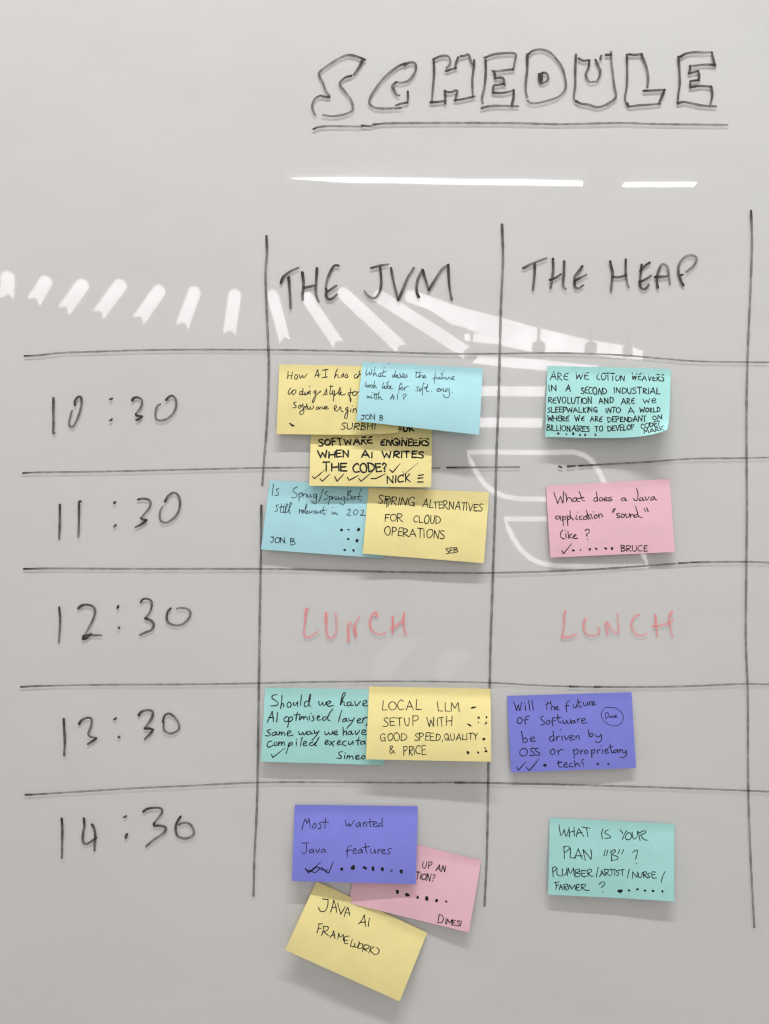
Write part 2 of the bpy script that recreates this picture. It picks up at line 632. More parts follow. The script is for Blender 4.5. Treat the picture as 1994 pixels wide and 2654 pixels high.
board_ink('title_underline', [parse('90,650 130,635 220,628 440,632; 438,624 480,628 508,628', Z1),
                              [[(968, 323), (1010, 319.5), (1140, 318.5), (1320, 319), (1450, 322), (1540, 320), (1620, 318.5), (1700, 321.5), (1886, 323.5)]]], w=5.6, light=0.74)

Z4, Z5 = (640, 640, 2.374), (1300, 640, 2.3948)
split_ink(['column_heading', 'column_heading'], [920], parse('210,220 225,185 270,150 318,128; 258,188 265,280 270,378; 342,158 350,230 343,290 345,325; 432,132 428,200 425,280 442,338; 350,252 385,245 415,238; 565,115 540,115 515,150 495,200 485,255; 488,258 495,275 520,260 552,238; 492,270 488,300 505,322 530,315 555,292; 765,130 810,118 870,107; 820,125 828,200 820,270 795,310 770,315 740,295 725,272; 888,130 905,220 932,328; 932,328 965,250 990,190 1028,130; 1058,308 1045,270 1050,210 1070,160 1082,142; 1082,142 1100,200 1120,265; 1120,265 1160,200 1200,140 1240,110; 1240,110 1243,180 1248,250 1262,325', Z4), 7.0, 0.80)
split_ink(['column_heading', 'column_heading'], [1550], parse('135,132 200,100 280,70; 207,105 205,180 195,268; 320,75 322,140 315,200 305,255; 390,90 388,170 383,240 400,262; 302,205 335,192 370,170; 502,120 478,155 455,185 453,210; 455,210 490,192 528,172; 455,208 455,240 475,258 508,238; 675,90 690,160 685,220 680,278; 772,78 772,160 778,210 790,252; 690,185 730,188 775,175; 920,98 890,118 862,150; 870,110 865,160 860,215; 860,218 900,198 930,178; 858,215 865,250 890,262 915,235; 970,252 965,200 975,150 1000,108 1030,125 1040,180 1047,232; 955,187 1000,185 1030,182; 1130,238 1110,200 1098,145 1110,95 1150,58 1195,55 1213,78 1190,120 1148,155; 1110,178 1125,172', Z5), 7.0, 0.72)

Z6, Z7, Z8 = (100, 1000, 4.155), (100, 1520, 3.777), (130, 2070, 4.155)


def dots(org, *pts):
    ox, oy, sc = org
    return [(ox + x / sc, oy + y / sc, rx / sc, ry / sc, a, 0.86) for x, y, rx, ry, a in pts]


split_ink(['hour_digits', 'colon', 'minute_digits'], [262, 320], parse('162,130 160,250 162,400 158,510 175,510; 395,205 390,170 420,125 455,120 465,180 450,260 410,370 370,440 340,435 330,405 340,340 362,270; 1010,155 1030,130 1070,125 1110,150 1115,200 1090,250 1048,305; 1048,305 1060,322 1115,328; 1115,330 1090,350 1055,372; 1375,152 1400,125 1440,105 1475,140 1485,200 1465,270 1410,340 1340,372 1285,370 1262,340 1262,270 1280,220 1312,198', Z6), 6.4, 0.80, dots=dots(Z6, (782, 142, 24, 15, -0.5), (782, 367, 22, 15, -0.8)))
split_ink(['hour_digits', 'colon', 'minute_digits'], [262, 330], parse('230,1282 230,1400 228,1520 222,1650; 455,1245 437,1255 437,1350 435,1480 430,1625; 1072,1225 1120,1215 1180,1225 1208,1260 1190,1320 1140,1380 1105,1425; 1105,1425 1120,1438 1162,1445; 1162,1447 1110,1490 1045,1522; 1362,1245 1400,1185 1460,1150 1510,1190 1525,1280 1500,1370 1440,1440 1370,1475 1320,1455 1305,1400 1315,1340 1338,1300', Z6), 6.2, 0.80, dots=dots(Z6, (820, 1258, 18, 17, 0.6), (825, 1507, 23, 13, -0.7)))
split_ink(['hour_digits', 'colon', 'minute_digits'], [245, 330], parse('203,205 212,300 208,420 200,550; 390,215 420,190 470,178 530,195 555,240 535,320 490,410 450,480 435,512; 435,512 470,505 515,460; 435,488 490,475 550,478 615,478; 1002,155 1020,128 1060,120 1105,145 1108,200 1085,260 1045,312; 1045,312 1100,335 1130,375 1105,425 1050,450 995,475; 1295,215 1265,250 1255,310 1275,355 1340,382 1410,370 1465,320 1490,260 1460,222 1400,210 1355,218', Z7), 6.2, 0.76, dots=dots(Z7, (778, 200, 14, 21, 0.2), (788, 405, 14, 14, 0)))
split_ink(['hour_digits', 'colon', 'minute_digits'], [245, 330], parse('247,1298 252,1400 258,1500 252,1655; 398,1345 425,1310 480,1285 520,1300 515,1370 490,1430 500,1465 565,1485; 565,1487 530,1515 485,1542; 982,1260 1005,1230 1060,1212 1110,1220 1120,1260 1090,1320 1040,1390; 1040,1390 1090,1392 1122,1402; 1122,1402 1095,1440 1038,1498; 1218,1325 1230,1275 1265,1245 1310,1260 1355,1310 1380,1365 1365,1410 1300,1440 1250,1425 1225,1390 1228,1335', Z7), 6.4, 0.82, dots=dots(Z7, (750, 1297, 20, 15, -0.5), (788, 1475, 17, 14, -0.5)))
split_ink(['hour_digits', 'colon', 'minute_digits'], [290, 360], parse('125,215 132,320 130,430 128,622 126,640; 365,215 370,290 355,380 355,460 385,490 430,470 498,425; 452,280 475,320 487,400 480,480 480,560; 1005,140 1050,110 1130,98 1190,105 1210,140 1180,190 1120,265; 1120,265 1120,290 1180,292 1235,305 1248,330 1220,375 1110,450 1035,515; 1405,195 1370,250 1352,320 1370,395 1420,425 1480,428 1540,395 1550,350 1520,290 1470,262 1420,265 1390,282', Z8), 6.4, 0.84, dots=dots(Z8, (810, 195, 24, 15, -0.5), (821, 402, 40, 15, -1.15)))

Z9, Z10 = (760, 1560, 5.194), (1430, 1560, 4.888)
board_ink('lunch_lettering', [parse('200,95 175,105 165,240 150,380 155,450 190,480 250,455 340,400; 443,150 445,280 455,420 475,475 510,490 550,470 580,400 585,300 572,155; 745,530 745,400 740,310 760,270 790,310 825,400 848,465; 848,465 835,380 840,290 870,235 895,195; 1132,190 1110,142 1065,180 1035,270 1045,350 1090,410 1160,440 1250,412; 1340,195 1345,300 1340,420; 1320,350 1370,340 1430,290 1480,245; 1492,150 1488,250 1500,380 1525,450', Z9)], mat=M_RED, w=5.8, dark=0.85, light=0.56)
board_ink('lunch_lettering', [parse('175,115 160,190 155,320 130,440; 130,440 160,452 230,445 320,412; 430,215 405,280 415,360 450,415 520,432 590,405 608,365 595,325; 712,410 695,340 690,265 710,265 760,350 820,405 845,380 845,280 835,155; 1105,165 1050,190 1015,260 1020,340 1065,405 1130,430 1210,400; 1315,160 1325,300 1340,438; 1280,310 1340,305 1430,285 1510,260 1542,225; 1530,130 1500,160 1492,240 1510,350 1538,450', Z10)], mat=M_RED, w=5.8, dark=0.72, light=0.50)

DSP = (0, 0, 1662 / 1994)
GRID = [
    ('576,510 577,545 574,590 575.5,645 579,730 581,780 580,850 576,930 571,990 567,1048; 565,1092 564,1200 562,1300 560,1450 558,1600 555,1750 550,1850 548,1935', 6.8, 0.78),
    ('1085,485 1087,560 1083,650 1080,760 1077,880 1073,980 1070,1100 1065,1250 1060,1400 1057,1550 1055,1700 1052,1850 1047,1957', 6.8, 0.76),
    ('1623,455 1625,520 1622,620 1616,760 1613,900 1614,1100 1612,1300 1612,1400 1616,1500 1617,1700 1622,1850 1630,2003', 7.2, 0.72),
    ('53,769 85,767.5 123,763 175,760.6 351,755.7 576,755.7 700,757.5 814,760 955,764 1076,764 1170,762.5 1257,763.5 1362,768.5 1483,779 1560,781.5 1690,783', 5.2, 0.80),
    ('50,1022 80,1020.5 200,1019 300,1017 400,1014.5 560,1011 680,1010 800,1010 950,1011; 966.5,1010 1040,1009.5 1122,1009; 1208,1007.5 1214,1010; 1227,1008 1243,1006.5; 1251,1006 1391,998.4 1494,991 1612,989.6 1690,987', 5.2, 0.76),
    ('52,1229 120,1228 300,1229 560,1229 700,1231.5 850,1235.5 983,1237.5 1065,1237.5 1228,1233 1392,1222.5 1460,1217.5; 1466,1217 1489,1215.6; 1493,1215 1608,1213.6 1690,1217', 5.4, 0.74),
    ('45,1484 100,1481.5 250,1479 400,1478.5 560,1476 700,1473 900,1472 1060,1475 1150,1480 1228,1483; 1231,1483 1283,1484; 1285,1484 1400,1484 1500,1482 1610,1477.5 1690,1480', 5.2, 0.70),
    ('55,1717 80,1716 200,1708.5 300,1702.5 400,1698 560,1690.5 700,1690 900,1691 978,1690; 983,1690.5 1060,1691.5 1250,1696 1450,1702 1610,1708 1690,1712', 5.2, 0.72),
]
for txt, w, light in GRID:
    board_ink('grid_line', [parse(txt, DSP)], w=w * 0.95, dark=0.95, light=light * 0.84)

# ------------------------------------------------------------------ sticky notes
GRP = 'sticky notes on the timetable'


class Note:
    """a note given by its four corners; stuck along its top edge, its foot standing off the board"""

    def __init__(self, key, color, label, tl, tr, br, bl, base, lift_l, lift_r, curl=(0, 0, 0), seed=1, stuck=0.10):
        self.c = (tl, tr, br, bl)
        self.stuck = stuck
        self.base, self.ll, self.lr, self.curl = base, lift_l, lift_r, curl
        self.rnd = random.Random(seed)
        self.ph = self.rnd.random() * 6
        self.color = color
        nu, nv = 36, 24
        T = 0.00011
        front, back = [], []
        for j in range(nv + 1):
            for i in range(nu + 1):
                front.append(self.at(i / nu, j / nv, 0))
                back.append(self.at(i / nu, j / nv, -T))
        n = len(front)
        W = nu + 1
        f = []
        for j in range(nv):
            for i in range(nu):
                a, b, c, d = j * W + i, j * W + i + 1, (j + 1) * W + i + 1, (j + 1) * W + i
                f.append((a, d, c, b))
                f.append((n + a, n + b, n + c, n + d))
        rim = [i for i in range(W)] + [j * W + nu for j in range(1, nv + 1)] + \
              [nv * W + i for i in range(nu - 1, -1, -1)] + [j * W for j in range(nv - 1, 0, -1)]
        for a, b in zip(rim, rim[1:] + rim[:1]):
            f.append((a, b, n + b, n + a))
        self.o = link('sticky_note', front + back, f, PAPER[color], None)
        # smooth the two faces, keep the rim crisp
        fold = {tuple(sorted(e)) for a, b in zip(rim, rim[1:] + rim[:1]) for e in ((a, b), (n + a, n + b))}
        sh = self.o.data.attributes.new('sharp_edge', 'BOOLEAN', 'EDGE')
        sh.data.foreach_set('value', [tuple(sorted(e.vertices)) in fold for e in self.o.data.edges])
        for k, p in enumerate(self.o.data.polygons):
            p.use_smooth = k < 2 * nu * nv
        tag(self.o, label, 'sticky note', GRP)

    def lift(self, u, v):
        t = max(0.0, (v - self.stuck) / (1 - self.stuck))
        prof = 1 - (1 - t) ** 1.75
        h = self.base + (self.ll * (1 - u) + self.lr * u) * prof
        h += 0.00035 * math.sin(self.ph + 5.2 * u) * t + 0.00025 * math.sin(self.ph * 2 + 9 * u + 4 * v) * t
        w = (max(0, u) * max(0, v)) ** 5
        h += self.curl[2] * w
        return h

    def at(self, u, v, dz):
        tl, tr, br, bl = self.c
        x = (tl[0] * (1 - u) + tr[0] * u) * (1 - v) + (bl[0] * (1 - u) + br[0] * u) * v
        y = (tl[1] * (1 - u) + tr[1] * u) * (1 - v) + (bl[1] * (1 - u) + br[1] * u) * v
        w = (max(0, u) * max(0, v)) ** 5
        x += self.curl[0] * w
        y += self.curl[1] * w
        return P(x, y, self.lift(u, v) + dz)

    def uv(self, x, y):
        tl, tr, br, bl = self.c
        u = v = 0.5
        for _ in range(30):
            w = (max(0, u) * max(0, v)) ** 5
            px = self.curl[0] * w + (tl[0] * (1 - u) + tr[0] * u) * (1 - v) + (bl[0] * (1 - u) + br[0] * u) * v
            py = self.curl[1] * w + (tl[1] * (1 - u) + tr[1] * u) * (1 - v) + (bl[1] * (1 - u) + br[1] * u) * v
            ax = (tr[0] - tl[0]) * (1 - v) + (br[0] - bl[0]) * v
            ay = (tr[1] - tl[1]) * (1 - v) + (br[1] - bl[1]) * v
            bx = (bl[0] - tl[0]) * (1 - u) + (br[0] - tr[0]) * u
            by = (bl[1] - tl[1]) * (1 - u) + (br[1] - tr[1]) * u
            det = ax * by - ay * bx
            ex, ey = x - px, y - py
            u += (ex * by - ey * bx) / det
            v += (ax * ey - ay * ex) / det
        return u, v

    def place(self, x, y, z):
        u, v = self.uv(x, y)
        return self.at(min(0.999, max(0.001, u)), min(0.999, max(0.001, v)), z + 0.00006)

    # -- what is written on it, in the coordinates of a zoomed crop
    def write(self, org, pen, words, name='handwriting', den=(0.97, 0.90), slant=0.0, extra=''):
        ink = Ink(self.place, self.rnd)
        for w in words:
            word(ink, org, w[0], *w[1:6], pen, slant=w[6] if len(w) > 6 else slant, den=den)
        for st in parse(extra, org):
            if len(st) == 1:
                ink.blob(st[0][0], st[0][1], pen / org[2] * 0.6, den=den[0])
            else:
                ink.stroke(st, pen / org[2], den[0], den[1], step=1.6, wobble=0.14)
        return ink.build(name, M_PEN, self.o)

    def ticks(self, org, pen, txt):
        for st in parse(txt, org):
            ink = Ink(self.place, self.rnd)
            a = st[1]
            ink.stroke(st[:2] + [a] + st[2:] if len(st) == 3 else st, pen / org[2], 0.97, 0.88, step=2.0, taper=0.5)
            ink.build('tick_mark', M_PEN, self.o)

    def votes(self, org, pts):
        for p in pts:
            x, y, r = p[:3]
            ink = Ink(self.place, self.rnd)
            ry = p[3] if len(p) > 3 else r * (0.75 + 0.3 * self.rnd.random())
            ang = p[4] if len(p) > 4 else self.rnd.random() * 3
            ink.blob(org[0] + x / org[2], org[1] + y / org[2], r / org[2], ry / org[2], ang, 0.98)
            ink.build('vote_dot', M_PEN, self.o)


MM = 0.001
ZA = (700, 930, 2.9158)
ZB = (660, 1220, 2.6381)
ZN4 = (1400, 930, 4.7486)
ZN7 = (1400, 1220, 4.492)
ZN8 = (660, 1770, 4.888)
ZN9 = (940, 1770, 4.7486)
ZN10 = (1300, 1780, 4.492)
ZG = (720, 2060, 3.0218)
ZN14 = (1400, 2090, 4.3737)

# 10:30, first column: three overlapping notes
n = Note('a', 'yellow', 'yellow note beginning How AI has, its right side tucked under a pale blue note',
         (724.7, 944.4), (1048, 951), (1031, 1129), (717.1, 1125), 1.2 * MM, 5.0 * MM, 6.5 * MM, (2, -8, 2.0 * MM), 11)
n.write((730, 945, 7.226), 16.5, [], extra='125,128 115,260; 205,140 185,265; 118,210 200,205; 262,185 245,240 270,275 302,235 285,190 262,188; 330,180 345,235 355,255 380,215 395,200 410,250 440,225 480,172; 680,95 650,160 625,235; 680,95 690,170 695,242; 640,200 725,190; 765,108 820,95 868,90; 828,100 828,240; 762,245 820,235 868,230; 1048,85 1025,130 990,250; 990,250 1025,195 1055,195 1060,240 1085,245; 1165,165 1125,205 1115,235 1150,225 1165,170; 1165,170 1165,215 1190,215; 1195,215 1215,170 1240,215 1235,240 1195,240; 1405,175 1370,195 1365,235 1395,255 1430,215; 1465,120 1450,180 1432,245; 1432,240 1465,180 1490,185 1510,240; 175,435 140,480 125,530 145,558 180,520 200,490; 215,480 195,530 220,560 260,530 270,480 225,475; 405,445 400,490 390,560; 385,505 345,510 335,550 360,565 395,525 400,470; 405,560 430,565 440,510 445,560 470,560 490,510; 490,515 500,555 515,500 540,495 530,540 545,550; 525,408; 635,485 605,510 620,540 645,505; 645,490 640,560 625,650 595,710 580,690 610,620 660,560 735,495; 785,575 830,500 845,455; 845,455 845,510 855,560 815,555; 925,385 920,450 905,520 925,560 960,510; 900,410 965,405; 965,480 950,530 975,560 990,500; 995,490 985,560 975,620 970,680; 975,600 1010,560 1060,520; 1060,520 1110,470 1105,430 1085,450 1070,530 1085,565; 1085,555 1125,525 1110,510 1095,545 1130,570 1195,550; 1300,440 1290,520 1280,600 1290,700; 1290,700 1305,650 1280,600 1245,545 1270,525 1330,520; 1360,505 1330,540 1345,575 1390,570 1415,530 1380,500 1340,520; 1400,515 1460,510; 275,705 235,705 235,735 270,770 270,800 210,810; 335,760 315,800 335,820 370,790 350,755 330,765; 370,790 400,745; 400,730 405,800 420,880 385,930 345,920 350,880 400,845 440,800; 475,735 460,790 458,845; 430,790 500,780; 490,790 490,830 520,835 540,795; 540,790 555,835 580,830 600,790 600,770; 690,790 655,795 645,830 680,835 695,800 715,830; 715,830 740,790 760,800; 760,795 770,830 820,790; 800,820 855,800 840,780 800,800 820,830 885,825; 990,830 1030,800 1015,760 990,790 995,850 1040,870 1075,840; 1075,845 1095,790 1110,810 1120,870 1160,880; 1230,800 1200,830 1215,860 1245,815; 1245,800 1235,900 1230,990 1195,1010 1180,980 1215,900 1260,870; 1300,830 1295,885; 1325,775; 1345,830 1340,895; 1342,860 1380,820 1400,850 1410,890')
n.write(ZA, 7.0, [('SURBHI', 535, 532, 795, 535, 52, 0.1)], 'signature')
n.ticks(ZA, 10, '150,488 170,502 185,508')
n.votes(ZA, [(172, 504, 13, 7, 0.3)])

n = Note('b', 'blue', 'pale blue note about the future of soft. eng., lying over two yellow notes',
         (940, 937.5), (1252, 954.7), (1242, 1127), (923.6, 1091.2), 2.0 * MM, 13.0 * MM, 14.5 * MM, seed=12)
n.write((940, 945, 6.648), 12.5, [], den=(0.93, 0.84), extra='88,50 60,140 65,185 100,150 120,130; 120,130 130,180 155,150 158,100 145,60; 215,50 200,120 185,195; 190,185 225,140 235,180 250,200; 315,145 280,165 275,205 310,190 318,150; 318,150 310,210 340,190; 375,45 355,130 350,190 375,205 400,195; 330,145 410,115; 572,98 560,160 550,215; 555,170 520,185 512,215 545,205 560,170; 550,215 575,190 600,170 580,215 610,220 605,175; 640,150 655,210 630,230 605,215; 665,215 710,195 720,160 690,165 680,215 715,225 740,195; 755,170 770,210 740,225; 935,115 920,200 940,220 975,200; 915,135 1030,130; 1000,100 985,170 975,230; 978,225 1010,180 1030,190 1025,230; 1040,230 1075,205 1070,180 1050,200 1060,235 1105,210; 1260,110 1250,180 1235,325; 1215,245 1260,225 1285,215; 1285,215 1285,250 1310,245 1325,210; 1325,215 1335,250 1350,235; 1390,110 1370,190 1365,245; 1345,160 1425,130; 1375,245 1405,210 1410,250 1440,215; 1440,215 1445,255 1470,250; 1470,250 1490,215 1510,225 1515,255; 1530,250 1570,225 1575,200 1545,215 1550,255 1595,262; 65,300 45,360 60,380; 60,380 85,350 105,360 90,395 75,370; 105,365 130,350 135,375 115,390; 140,350 170,350 165,390 140,385; 210,285 200,340 185,405; 190,375 235,350 205,375 245,400; 365,305 345,380 350,410 385,370; 385,370 380,410 405,405; 410,315; 445,285 425,350 410,415; 415,385 460,355 430,385 460,415; 460,400 490,385 490,365 470,385 480,420 520,410; 680,355 665,320 645,350 630,430 628,495; 625,430 660,400; 660,400 670,440 700,420 690,385 665,405; 725,395 720,445; 722,415 745,385 790,380; 965,380 935,390 950,420 945,455 915,450; 990,410 975,450 1000,455 1015,420 990,405; 1065,330 1050,315 1040,380 1035,450 1030,525; 1065,400 1090,395; 1120,340 1100,420 1110,465 1145,455; 1065,410 1125,385; 1187,462; 1285,440 1330,420 1325,405 1290,425 1290,465 1340,455; 1345,420 1345,460 1365,425 1390,415 1390,460 1410,455; 1470,410 1430,430 1430,465 1470,440; 1490,410 1495,480 1500,540 1460,570 1410,550 1390,510; 1547,478; 75,530 85,575 110,545 120,575 150,535; 150,540 155,580 180,570; 170,478; 215,490 205,570 225,595; 250,490 240,560 235,595; 190,520 280,505; 285,470 275,540 265,600; 270,590 300,555 315,570 320,600 350,600; 520,510 500,560 478,605; 520,510 530,560 540,608; 485,565 555,555; 600,505 600,595; 690,530 715,510 750,510 740,545 710,565 705,585; 714,600')
n.write(ZA, 6.0, [('JON', 690, 458, 795, 458, 38), ('B', 830, 466, 853, 466, 38)], 'signature', den=(0.93, 0.82))
n.votes(ZA, [(780, 27, 6, 3, 0), (897, 34, 6, 3, 0)])

n = Note('c', 'yellow', 'yellow note in bold capitals ending THE CODE, with a row of ticks',
         (808, 1066), (1121, 1070), (1118, 1263), (802, 1259), 0.5 * MM, 8.0 * MM, 8.4 * MM, seed=13, stuck=0.36)
n.write(ZA, 12.0, [('FUR', 965, 552, 1090, 545, 42), ('SOFTWAR€', 370, 658, 775, 640, 48), ('€NGINEERS', 835, 652, 1200, 656, 50),
                   ('WHEN', 368, 748, 600, 740, 46), ('AI', 692, 745, 775, 748, 48), ('WRITES', 850, 745, 1160, 750, 50),
                   ('THE', 400, 850, 580, 846, 62), ('CODE?', 630, 858, 885, 850, 62)])
n.write(ZA, 9.5, [('NICK', 885, 938, 1065, 930, 55), ('≡', 1112, 932, 1162, 932, 50)], 'signature')
n.ticks(ZA, 8.5, '905,838 928,858 985,790; 322,890 338,905 412,842; 378,905 395,925 452,872; 490,890 508,925 560,868; 585,895 600,918 670,880; 672,905 690,925 775,852; 765,905 800,905 875,868')
n.ticks(ZA, 4.5, '1005,850 1010,878 1120,785')

# 10:30, second column
n = Note('d', 'teal', 'teal note crowded with bold capitals about cotton weavers, lower right corner curling up',
         (1419.4, 947.9), (1739.5, 956.3), (1734, 1140), (1413.7, 1132.2), 0.5 * MM, 9.0 * MM, 12.0 * MM, (-5, -26, 11.0 * MM), 14)
n.write(ZN4, 12.0, [('AR€', 125, 250, 345, 262, 95), ('W€', 430, 250, 597, 258, 82), ('COTTON', 700, 255, 1038, 270, 80),
                    ('W€AV€RS', 1125, 258, 1525, 278, 76), ('IN', 110, 395, 205, 392, 72), ('A', 312, 400, 382, 402, 85),
                    ('S€COND', 505, 428, 820, 438, 82), ('INDUSTRIAL', 910, 420, 1475, 438, 74),
                    ('R€VOLUTION', 100, 545, 640, 555, 76), ('AND', 725, 552, 908, 545, 70), ('AR€', 1002, 555, 1165, 555, 64),
                    ('we', 1270, 545, 1428, 542, 100), ('SLEEPWALKING', 92, 660, 710, 660, 62), ('INTO', 810, 660, 988, 662, 58),
                    ('A', 1090, 672, 1160, 670, 70), ('WORLD', 1232, 660, 1480, 652, 54), ('WH€R€', 90, 765, 355, 765, 66),
                    ('W€', 430, 768, 550, 766, 66), ('AR€', 618, 770, 765, 772, 64), ('DEPENDANT', 835, 778, 1310, 770, 64),
                    ('ON', 1388, 752, 1500, 742, 56), ('BILLIONAIRES', 82, 885, 610, 895, 72), ('TO', 675, 895, 775, 890, 64),
                    ('DEVELOP', 835, 892, 1165, 868, 64), ('CODE?', 1248, 860, 1480, 820, 60)])
n.write(ZN4, 11, [('MARK', 1280, 922, 1525, 878, 48)], 'signature')
n.votes(ZN4, [(225, 920, 17), (325, 927, 12), (410, 922, 17), (493, 936, 14), (556, 936, 15), (682, 934, 15)])

# 11:30
n = Note('e', 'blue', 'pale blue note with seven dots in its lower right, partly under the cloud operations note',
         (699.8, 1244.6), (1008, 1261), (993, 1447), (677, 1424), 0.2 * MM, 5.0 * MM, 6.0 * MM, (0, 0, 0), 15, 0.2)
n.write((695, 1245, 6.392), 12, [], den=(0.92, 0.82), extra='95,60 80,150 68,252; 178,135 140,150 150,175 170,200 165,245 110,245; 490,105 440,130 415,170 440,200 480,230 475,265 430,290 388,285; 515,205 515,280 515,352; 512,240 550,205 575,215 555,260 520,290; 580,225 580,285; 582,255 610,220 625,225; 640,230 640,280 655,275; 617,160; 660,235 665,280 690,265 700,235; 700,235 710,280 730,270; 800,225 760,235 755,275 780,285 805,240; 805,235 800,330 790,385 750,375 720,340; 910,145 880,250 845,355; 995,180 955,195 945,225 985,250 995,285 960,315 930,310; 1020,260 1012,330 1003,400; 1015,290 1050,260 1055,295 1015,325; 1065,275 1068,320; 1070,300 1095,270; 1110,275 1112,320 1125,315; 1100,188; 1130,275 1135,320 1165,310 1170,275; 1170,280 1185,320 1205,300; 1265,270 1225,285 1225,325 1255,320 1272,285; 1275,275 1270,370 1235,410 1190,375; 1325,180 1315,260 1310,330; 1320,195 1370,165 1365,200 1330,235 1375,260 1360,295 1315,325; 1395,270 1378,305 1400,325 1415,290 1390,270; 1435,265 1425,305 1455,310 1460,275 1430,265; 1545,140 1515,220 1500,300 1530,330 1548,310; 1480,270 1560,262; 175,405 130,420 150,455 155,500 115,515; 230,385 210,480 215,535 250,520; 190,445 280,430; 260,440 255,530 275,530; 272,392; 275,530 325,410 320,385 295,440 290,530 310,540; 320,530 385,400 380,365 355,420 350,520 370,545; 520,480 520,550; 522,515 560,485; 560,530 590,510 585,490 560,510 570,545 600,530; 600,530 645,420 635,390 620,440 615,530 635,550; 640,530 665,510 655,495 640,520 650,550 685,530; 690,500 705,545 735,500; 790,500 755,520 760,550 790,530 795,505; 795,505 800,545 820,540; 825,505 830,545 860,520 870,510; 870,510 875,550 895,540; 930,425 910,520 930,565 955,550; 880,500 975,490; 1065,520 1062,560 1085,550; 1075,450; 1090,525 1095,560 1125,530; 1125,530 1135,562 1165,560; 1320,495 1345,475 1365,490 1345,540 1305,575 1370,578; 1450,485 1420,520 1430,570 1475,555 1495,510 1460,485; 1540,500 1575,490 1585,510 1560,555 1525,580 1615,578')
n.write(ZB, 5.6, [('JON.', 110, 490, 218, 495, 40), ('B', 248, 505, 275, 505, 46)], 'signature', den=(0.92, 0.80))
n.votes(ZB, [(595, 405, 11), (643, 403, 9, 5, 0.2), (712, 402, 12), (641, 467, 9), (701, 478, 11), (617, 541, 10, 7, 0), (677, 545, 9)])

n = Note('f', 'yellow', 'yellow note in thin capitals naming alternatives for cloud operations',
         (955.7, 1263.6), (1268.4, 1275.7), (1254.4, 1459.6), (940.5, 1434.9), 0.45 * MM, 9.0 * MM, 7.0 * MM, seed=16, stuck=0.2)
n.write(ZB, 6.4, [('SPRING', 845, 222, 1095, 245, 56), ('ALTERNATIVES', 1150, 250, 1555, 280, 52), ('FOR', 892, 345, 1010, 348, 52),
                  ('CLOUD', 1088, 352, 1270, 366, 52), ('OPERATIONS', 888, 440, 1300, 465, 56)], den=(0.95, 0.86),
        extra='903,190 905,250; 912,190 915,240; 935,190 925,215; 1505,272 1520,280')
n.write(ZB, 6.0, [('SEB', 1310, 567, 1390, 560, 36)], 'signature')

n = Note('g', 'pink', 'pink note asking what an application would sound like, in the right column',
         (1415.6, 1259.6), (1736.2, 1241.2), (1749.5, 1430.4), (1427.2, 1445.3), 0.4 * MM, 4.5 * MM, 5.0 * MM, seed=17)
n.write(ZN7, 11.0, [], extra='160,250 185,320 205,380; 205,380 235,310 240,300; 240,300 255,340 268,375 275,240; 298,265 310,310 308,365; 310,345 335,310 360,325 375,362; 425,315 390,320 385,350 410,358 430,330; 430,320 435,355 465,355; 455,240 475,290 495,345 525,352; 440,325 510,310; 655,245 665,300 675,355; 670,315 635,320 628,350 655,355 675,330; 700,315 690,345 715,352 735,325 705,312; 745,335 780,325 770,305 750,325 755,350 800,345; 835,305 800,315 810,330 840,335 825,352 795,350; 985,315 950,325 955,350 985,345 992,318; 992,318 1000,345 1010,345; 1122,205 1140,260 1135,330 1110,350 1090,325; 1180,310 1155,330 1160,348 1190,340 1195,312; 1195,312 1205,345 1220,340; 1225,305 1245,345 1270,300; 1320,300 1290,320 1295,345 1325,325 1330,300; 1330,300 1340,335 1360,338; 225,525 185,535 185,560 215,560 235,530; 235,530 240,570 255,575; 262,525 268,590 275,640; 265,550 295,530 300,560 270,575; 315,520 320,580 325,640; 318,550 345,525 350,555 322,575; 350,465 355,530 390,572; 425,520 418,560 440,565; 440,482; 490,525 460,535 465,565 495,562; 545,530 510,540 510,565 540,565 550,535 565,570; 538,458 560,520 590,562; 540,520 600,510; 600,520 610,560; 618,480; 645,510 630,540 650,555 670,530 645,510; 680,505 690,550; 685,525 710,500 730,535; 930,495 895,500 900,520 935,530 925,545 895,545; 955,505 945,535 970,545 985,515 955,503; 1000,500 1005,540 1035,535 1040,500; 1045,500 1055,545; 1050,525 1080,505 1095,540; 1110,415 1130,470 1150,530 1190,545; 1135,510 1100,520 1105,545 1145,530; 262,690 240,730 245,775 285,795; 300,735 305,785; 292,695; 325,705 335,790; 370,735 338,765 375,785; 385,765 420,755 410,740 390,760 395,788 440,785; 525,695 555,680 575,695 565,725 540,745 550,760; 555,797; 862,440 840,480; 878,440 850,488; 1212,440 1235,478; 1240,428 1262,478')
n.write(ZN7, 10.5, [('BRUCE', 945, 942, 1250, 938, 76)], 'signature')
n.ticks(ZN7, 12, '255,930 275,965 368,850')
n.votes(ZN7, [(388, 928, 18, 12, 0), (473, 922, 10), (580, 915, 15), (655, 908, 14), (765, 905, 15), (838, 905, 18)])

